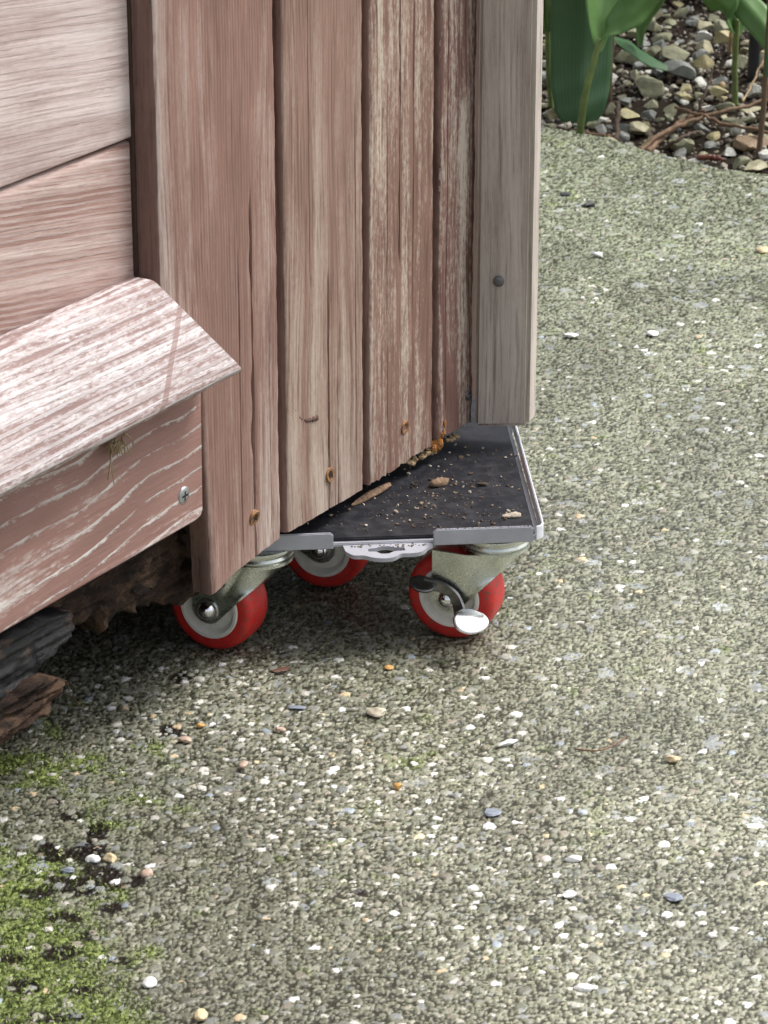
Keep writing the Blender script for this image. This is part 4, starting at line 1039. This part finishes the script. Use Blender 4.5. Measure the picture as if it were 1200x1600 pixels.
def leaf(name, pts, widths, mat, parent, side=None, cup=.25, n=10, nw=8, th=.0004):
    P = smooth_path(pts, n); m = len(P); ws = [float(x) for x in np.interp(np.linspace(0, 1, m), np.linspace(0, 1, len(widths)), widths)]
    bm = bmesh.new(); uv = bm.loops.layers.uv.new('uv'); rows = []; rows2 = []
    for i, p in enumerate(P):
        t = (P[min(i + 1, m - 1)] - P[max(i - 1, 0)]).normalized(); s = Vector(side or (1, 0, 0)); s = (s - t * s.dot(t)).normalized(); nn = s.cross(t).normalized()
        ra = []; rb = []
        for j in range(nw + 1):
            x = 2 * j / nw - 1; q = p + s * x * ws[i] * .5 + nn * (-cup * ws[i] * .5 * (1 - abs(x)) ** 1.3 + ws[i] * .012 * math.sin(i * .7 + x * 3))
            ra.append(bm.verts.new(q)); rb.append(bm.verts.new(q + nn * th))
        rows.append(ra); rows2.append(rb)
    def quad(vs, uvs):
        f = bm.faces.new(vs)
        for l_, c_ in zip(f.loops, uvs): l_[uv].uv = c_
    for i in range(m - 1):
        for j in range(nw):
            u4 = [(j / nw, i / m), ((j + 1) / nw, i / m), ((j + 1) / nw, (i + 1) / m), (j / nw, (i + 1) / m)]
            quad((rows[i][j], rows[i][j + 1], rows[i + 1][j + 1], rows[i + 1][j]), u4); quad((rows2[i][j + 1], rows2[i][j], rows2[i + 1][j], rows2[i + 1][j + 1]), u4)
        for G, H_, j in ((rows, rows2, 0), (rows2, rows, nw)):
            quad((G[i][j], G[i + 1][j], H_[i + 1][j], H_[i][j]), [(0, 0)] * 4)
    bmesh.ops.recalc_face_normals(bm, faces=bm.faces)
    return mesh_obj(name, bm, mat, parent)
def plant(label, foot, cat='plant', group=None):
    e = empty('broad_leaved_plant', tuple(foot)); return tag(e, label, cat, group)
def rel(e, pts): return [Vector(p) - e.location for p in pts]
# plant 1: the tall stem with glossy leaf in front of broad dark leaf
f1 = bed_at(905, 212); Y1 = float(f1[1]); p1 = plant('lily plant with one broad dark green leaf reaching the ground and a glossy arching leaf', f1)
bm = bmesh.new(); tube(bm, smooth_path(rel(p1, [at(905, 214, Y1 - .004), at(914, 150, Y1 - .015), at(928, 95, Y1 - .02), at(938, 60, Y1 - .02)])), list(np.linspace(.0034, .0026, 25)), 10); mesh_obj('stem', bm, mStem, p1)
leaf('leaf', rel(p1, [at(938, 66, Y1 - .022), at(960, 40, Y1 - .02), at(1000, 5, Y1 - .015), at(1050, -40, Y1 + .00), at(1100, -60, Y1 + .03)]), [.006, .020, .034, .036, .004], mLeafB, p1, side=(.6, .2, .75), cup=.35)
leaf('leaf', rel(p1, [at(936, 80, Y1 - .018), at(938, 30, Y1 - .01), at(948, -60, Y1 + .01), at(958, -150, Y1 + .03)]), [.006, .024, .05, .03], mLeafB, p1, side=(.9, .4, 0), cup=.4)
leaf('leaf', rel(p1, [at(912, -220, Y1 + .08), at(912, -120, Y1 + .055), at(910, 0, Y1 + .045), at(908, 100, Y1 + .040), at(906, 160, Y1 + .034), at(903, 206, Y1 + .03)]), [.02, .050, .0575, .0565, .0555, .053, .044, .012], mLeafD, p1, side=(1, .15, 0), cup=.22, nw=12)
f2 = bed_at(862, 172); Y2 = float(f2[1]); p2 = plant('slender plant stem rising close beside the grey corner strip', f2)
bm = bmesh.new(); tube(bm, smooth_path(rel(p2, [at(862, 176, Y2), at(857, 110, Y2), at(856, 50, Y2), at(856, -60, Y2)])), [.0024] * 25, 8); mesh_obj('stem', bm, mStem, p2)
leaf('leaf', rel(p2, [at(855, 50, Y2 - .003), at(854, 20, Y2 - .004), at(850, -40, Y2), at(840, -140, Y2)]), [.005, .018, .035, .02], mLeafB, p2, side=(1, .2, .1), cup=.5)
f3 = bed_at(955, 165); Y3 = float(f3[1]); p3 = plant('thin pale stalk with an arching narrow leaf behind the glossy leaf', f3)
bm = bmesh.new(); tube(bm, smooth_path(rel(p3, [at(953, 165, Y3), at(954, 110, Y3), at(957, 60, Y3), at(960, -30, Y3)])), [.0019] * 25, 8); mesh_obj('stem', bm, mStemR, p3)
leaf('leaf', rel(p3, [at(1000, 72, Y3 + .02), at(1002, 45, Y3 + .02), at(1018, 18, Y3 + .02), at(1045, -12, Y3 + .02), at(1090, -40, Y3 + .02)]), [.004, .010, .014, .018, .014], mLeafB, p3, side=(.7, .2, .6), cup=.5)
leaf('leaf', rel(p3, [at(957, 60, Y3), at(985, 75, Y3 + .02), at(1015, 95, Y3 + .03), at(1060, 112, Y3 + .04)]), [.004, .018, .018, .003], mLeafD, p3, side=(.1, .9, .3), cup=.3)
f4 = bed_at(1149, 160); Y4 = float(f4[1]); p4 = plant('lily plant with forked leaves in front of the black stake', f4)
bm = bmesh.new(); tube(bm, smooth_path(rel(p4, [at(1149, 165, Y4), at(1148, 110, Y4 - .005), at(1150, 60, Y4 - .01), at(1152, 30, Y4 - .01)])), [.0027] * 25, 8); mesh_obj('stem', bm, mStem, p4)
leaf('leaf', rel(p4, [at(1151, 50, Y4 - .012), at(1140, 18, Y4 - .015), at(1118, -8, Y4 - .02), at(1080, -30, Y4 - .02)]), [.007, .024, .03, .02], mLeafB, p4, side=(.5, .3, -.8), cup=.5)
leaf('leaf', rel(p4, [at(1130, -50, Y4 + .01), at(1150, -10, Y4 - .01), at(1180, 25, Y4 - .03), at(1215, 72, Y4 - .05), at(1240, 120, Y4 - .06)]), [.02, .024, .026, .022, .005], mLeafB, p4, side=(.7, .2, .6), cup=.35)
leaf('leaf', rel(p4, [at(1151, 55, Y4 - .01), at(1160, 10, Y4), at(1165, -60, Y4), at(1170, -150, Y4)]), [.006, .02, .04, .03], mLeafB, p4, side=(1, .3, .1), cup=.5)
f5 = bed_at(1185, 250); Y5 = float(f5[1]); p5 = plant('reddish plant stalk at the right margin rising in front of the long brown stone', f5)
bm = bmesh.new(); tube(bm, smooth_path(rel(p5, [at(1184, 254, Y5), at(1192, 180, Y5), at(1197, 110, Y5), at(1206, -40, Y5)])), [.0024] * 25, 8); mesh_obj('stem', bm, mStemR, p5)
leaf('leaf', rel(p5, [at(1200, 120, Y5 - .005), at(1215, 60, Y5 - .01), at(1235, -20, Y5)]), [.004, .02, .03], mLeafD, p5, side=(.9, .3, .3), cup=.4)
# dead stalks and twigs
def twig(label, pts, r0, r1, mat, name='twig', group=None):
    bm = bmesh.new(); P = smooth_path(pts, 7); n = len(P)
    P = [p + Vector((random.gauss(0, .0006), 0, random.gauss(0, .0006))) for p in P]
    tube(bm, P, [(r0 + (r1 - r0) * i / (n - 1)) * .68 * (1 + .15 * math.sin(i * 1.9)) for i in range(n)], 7)
    return tag(mesh_obj(name, bm, mat), label, 'twig' if name == 'twig' else 'stalk', group)
def bt(u, v, h=.01): P = bed_at(u, v); return at(u, v, float(P[1]) - h * 2.2)
twig('tan dead flower stalk standing left of the right hand plant', [bt(1128, 135), at(1135, 110, 2.74), at(1142, 60, 2.72), at(1146, 30, 2.72)], .0040, .0028, mDeadT, 'dead_stalk')
twig('longest brown twig running from the bed edge up to the right margin', [bt(1000, 236), bt(1040, 205, .02), bt(1090, 185, .025), bt(1140, 172, .025), bt(1205, 155, .02)], .0034, .0022, mDead)
twig('second thick brown twig lying just under the longest one', [bt(1012, 238), bt(1050, 200, .015), bt(1082, 180, .015), bt(1100, 172, .015)], .0040, .0030, mDead)
twig('brown twig crossing over the others down to the right margin', [bt(1055, 168, .015), bt(1090, 178, .025), bt(1140, 195, .025), bt(1205, 208, .02)], .0020, .0026, mDead)
twig('short dark twig poking over the large olive stone', [bt(1030, 234), bt(1060, 218, .03), bt(1090, 205, .02)], .0024, .0018, mBarkD)
twig('thin dark twig rising steeply behind the crossed twigs', [bt(1085, 190), bt(1100, 150, .03), bt(1115, 110, .04)], .0022, .0016, mBarkD)
twig('straight thin dark stub under the pale stalk at the concrete edge', [bt(963, 220), bt(965, 190, .02), bt(966, 160, .03)], .0036, .0034, mBarkD)
twig('reddish brown dry leaf stalk lying at the foot of the broad leaf', [bt(918, 208), bt(940, 212, .01), bt(960, 214, .01)], .0030, .0022, mDead)
twig('reddish curled dry stalk beside the white rounded stone', [bt(1090, 248), bt(1110, 246, .012), bt(1130, 250, .01)], .0040, .0026, flat('wet red stalk', (.13, .035, .02), .4))
twig('thin pale twig behind the black stake at right', [bt(1160, 160), bt(1180, 120, .03), bt(1202, 80, .05)], .0015, .0012, mDeadT)
# black stake
f6 = bed_at(1176, 128); Y6 = float(f6[1]); bm = bmesh.new()
Tt = at(1178, -200, Y6 + .02)
lathe(bm, [(0, -.03), (.0050, -.02), (.0052, .0), (.0052, .42), (.0044, .426), (0, .427)], 20); o = sharp(mesh_obj('garden_stake', bm, flat('black plastic', (.012, .013, .018), .4)), 40)
o.location = tuple(f6); tag(o, 'black round garden stake in the bed behind the right hand plant', 'stake')

# shrubs behind the bed; the two overhanging ones are unseen, added to shade it
def shrub(label, cx, cy, z0, rx, ry, rz, nleaf, seed, mat, lsz=.05):
    e = empty('leafy_shrub', (cx, cy, 0)); tag(e, label, 'shrub', 'shrubs behind the bed'); r = np.random.default_rng(seed); vv = []; ff = []
    for k in range(nleaf):
        d = r.normal(size=3); d /= np.linalg.norm(d); q = d * r.random() ** (1 / 2.2) * np.array([rx, ry, rz]); q[2] += z0 + rz
        if q[2] < .02: continue
        M_ = np.array(Euler((r.uniform(-1, .6), r.uniform(-.8, .8), r.uniform(0, 6.28))).to_matrix()); L = lsz * r.uniform(.6, 1.3); W2 = L * .28
        sh = np.array([(0, 0, 0), (L * .3, W2, .006), (L * .7, W2 * .8, .004), (L, 0, -.012), (L * .7, -W2 * .8, .004), (L * .3, -W2, .006), (L * .35, 0, -.004), (L * .7, 0, -.006)])
        i = len(vv); vv += (sh @ M_.T + q).tolist(); ff += [(i, i + 1, i + 6), (i + 1, i + 2, i + 7, i + 6), (i + 2, i + 3, i + 7), (i + 7, i + 3, i + 4), (i + 6, i + 7, i + 4, i + 5), (i, i + 6, i + 5)]
    me = bpy.data.meshes.new('foliage'); me.from_pydata(vv, [], ff); me.materials.append(mat); o = bpy.data.objects.new('foliage', me); C.objects.link(o); o.parent = e
    for k in range(5):
        bm = bmesh.new(); a = r.uniform(0, 6.28); tube(bm, smooth_path([(.03 * math.cos(a), .03 * math.sin(a), -.02), (.08 * math.cos(a), .08 * math.sin(a), z0 * .6 + .1), (.5 * rx * math.cos(a), .5 * ry * math.sin(a), z0 + rz)], 6), [.007 - .0003 * j for j in range(13)], 7)
        mesh_obj('branch', bm, mDead, e)
mShr = flat('dark shrub leaves', (.030, .075, .025), .45, nscale=14, namp=.4)
shrub('dense dark green shrub out of view, added to shade the bed', .16, 3.50, .12, .60, .42, .35, 5000, 1, mShr)
shrub('dark green shrub out of view at the right, added to shade the bed', .95, 3.35, .05, .45, .45, .30, 3600, 2, mShr)
shrub('low dark shrub hugging the ground at the back of the bed', .26, 3.16, -.03, .50, .24, .20, 5200, 3, mShr, .045)
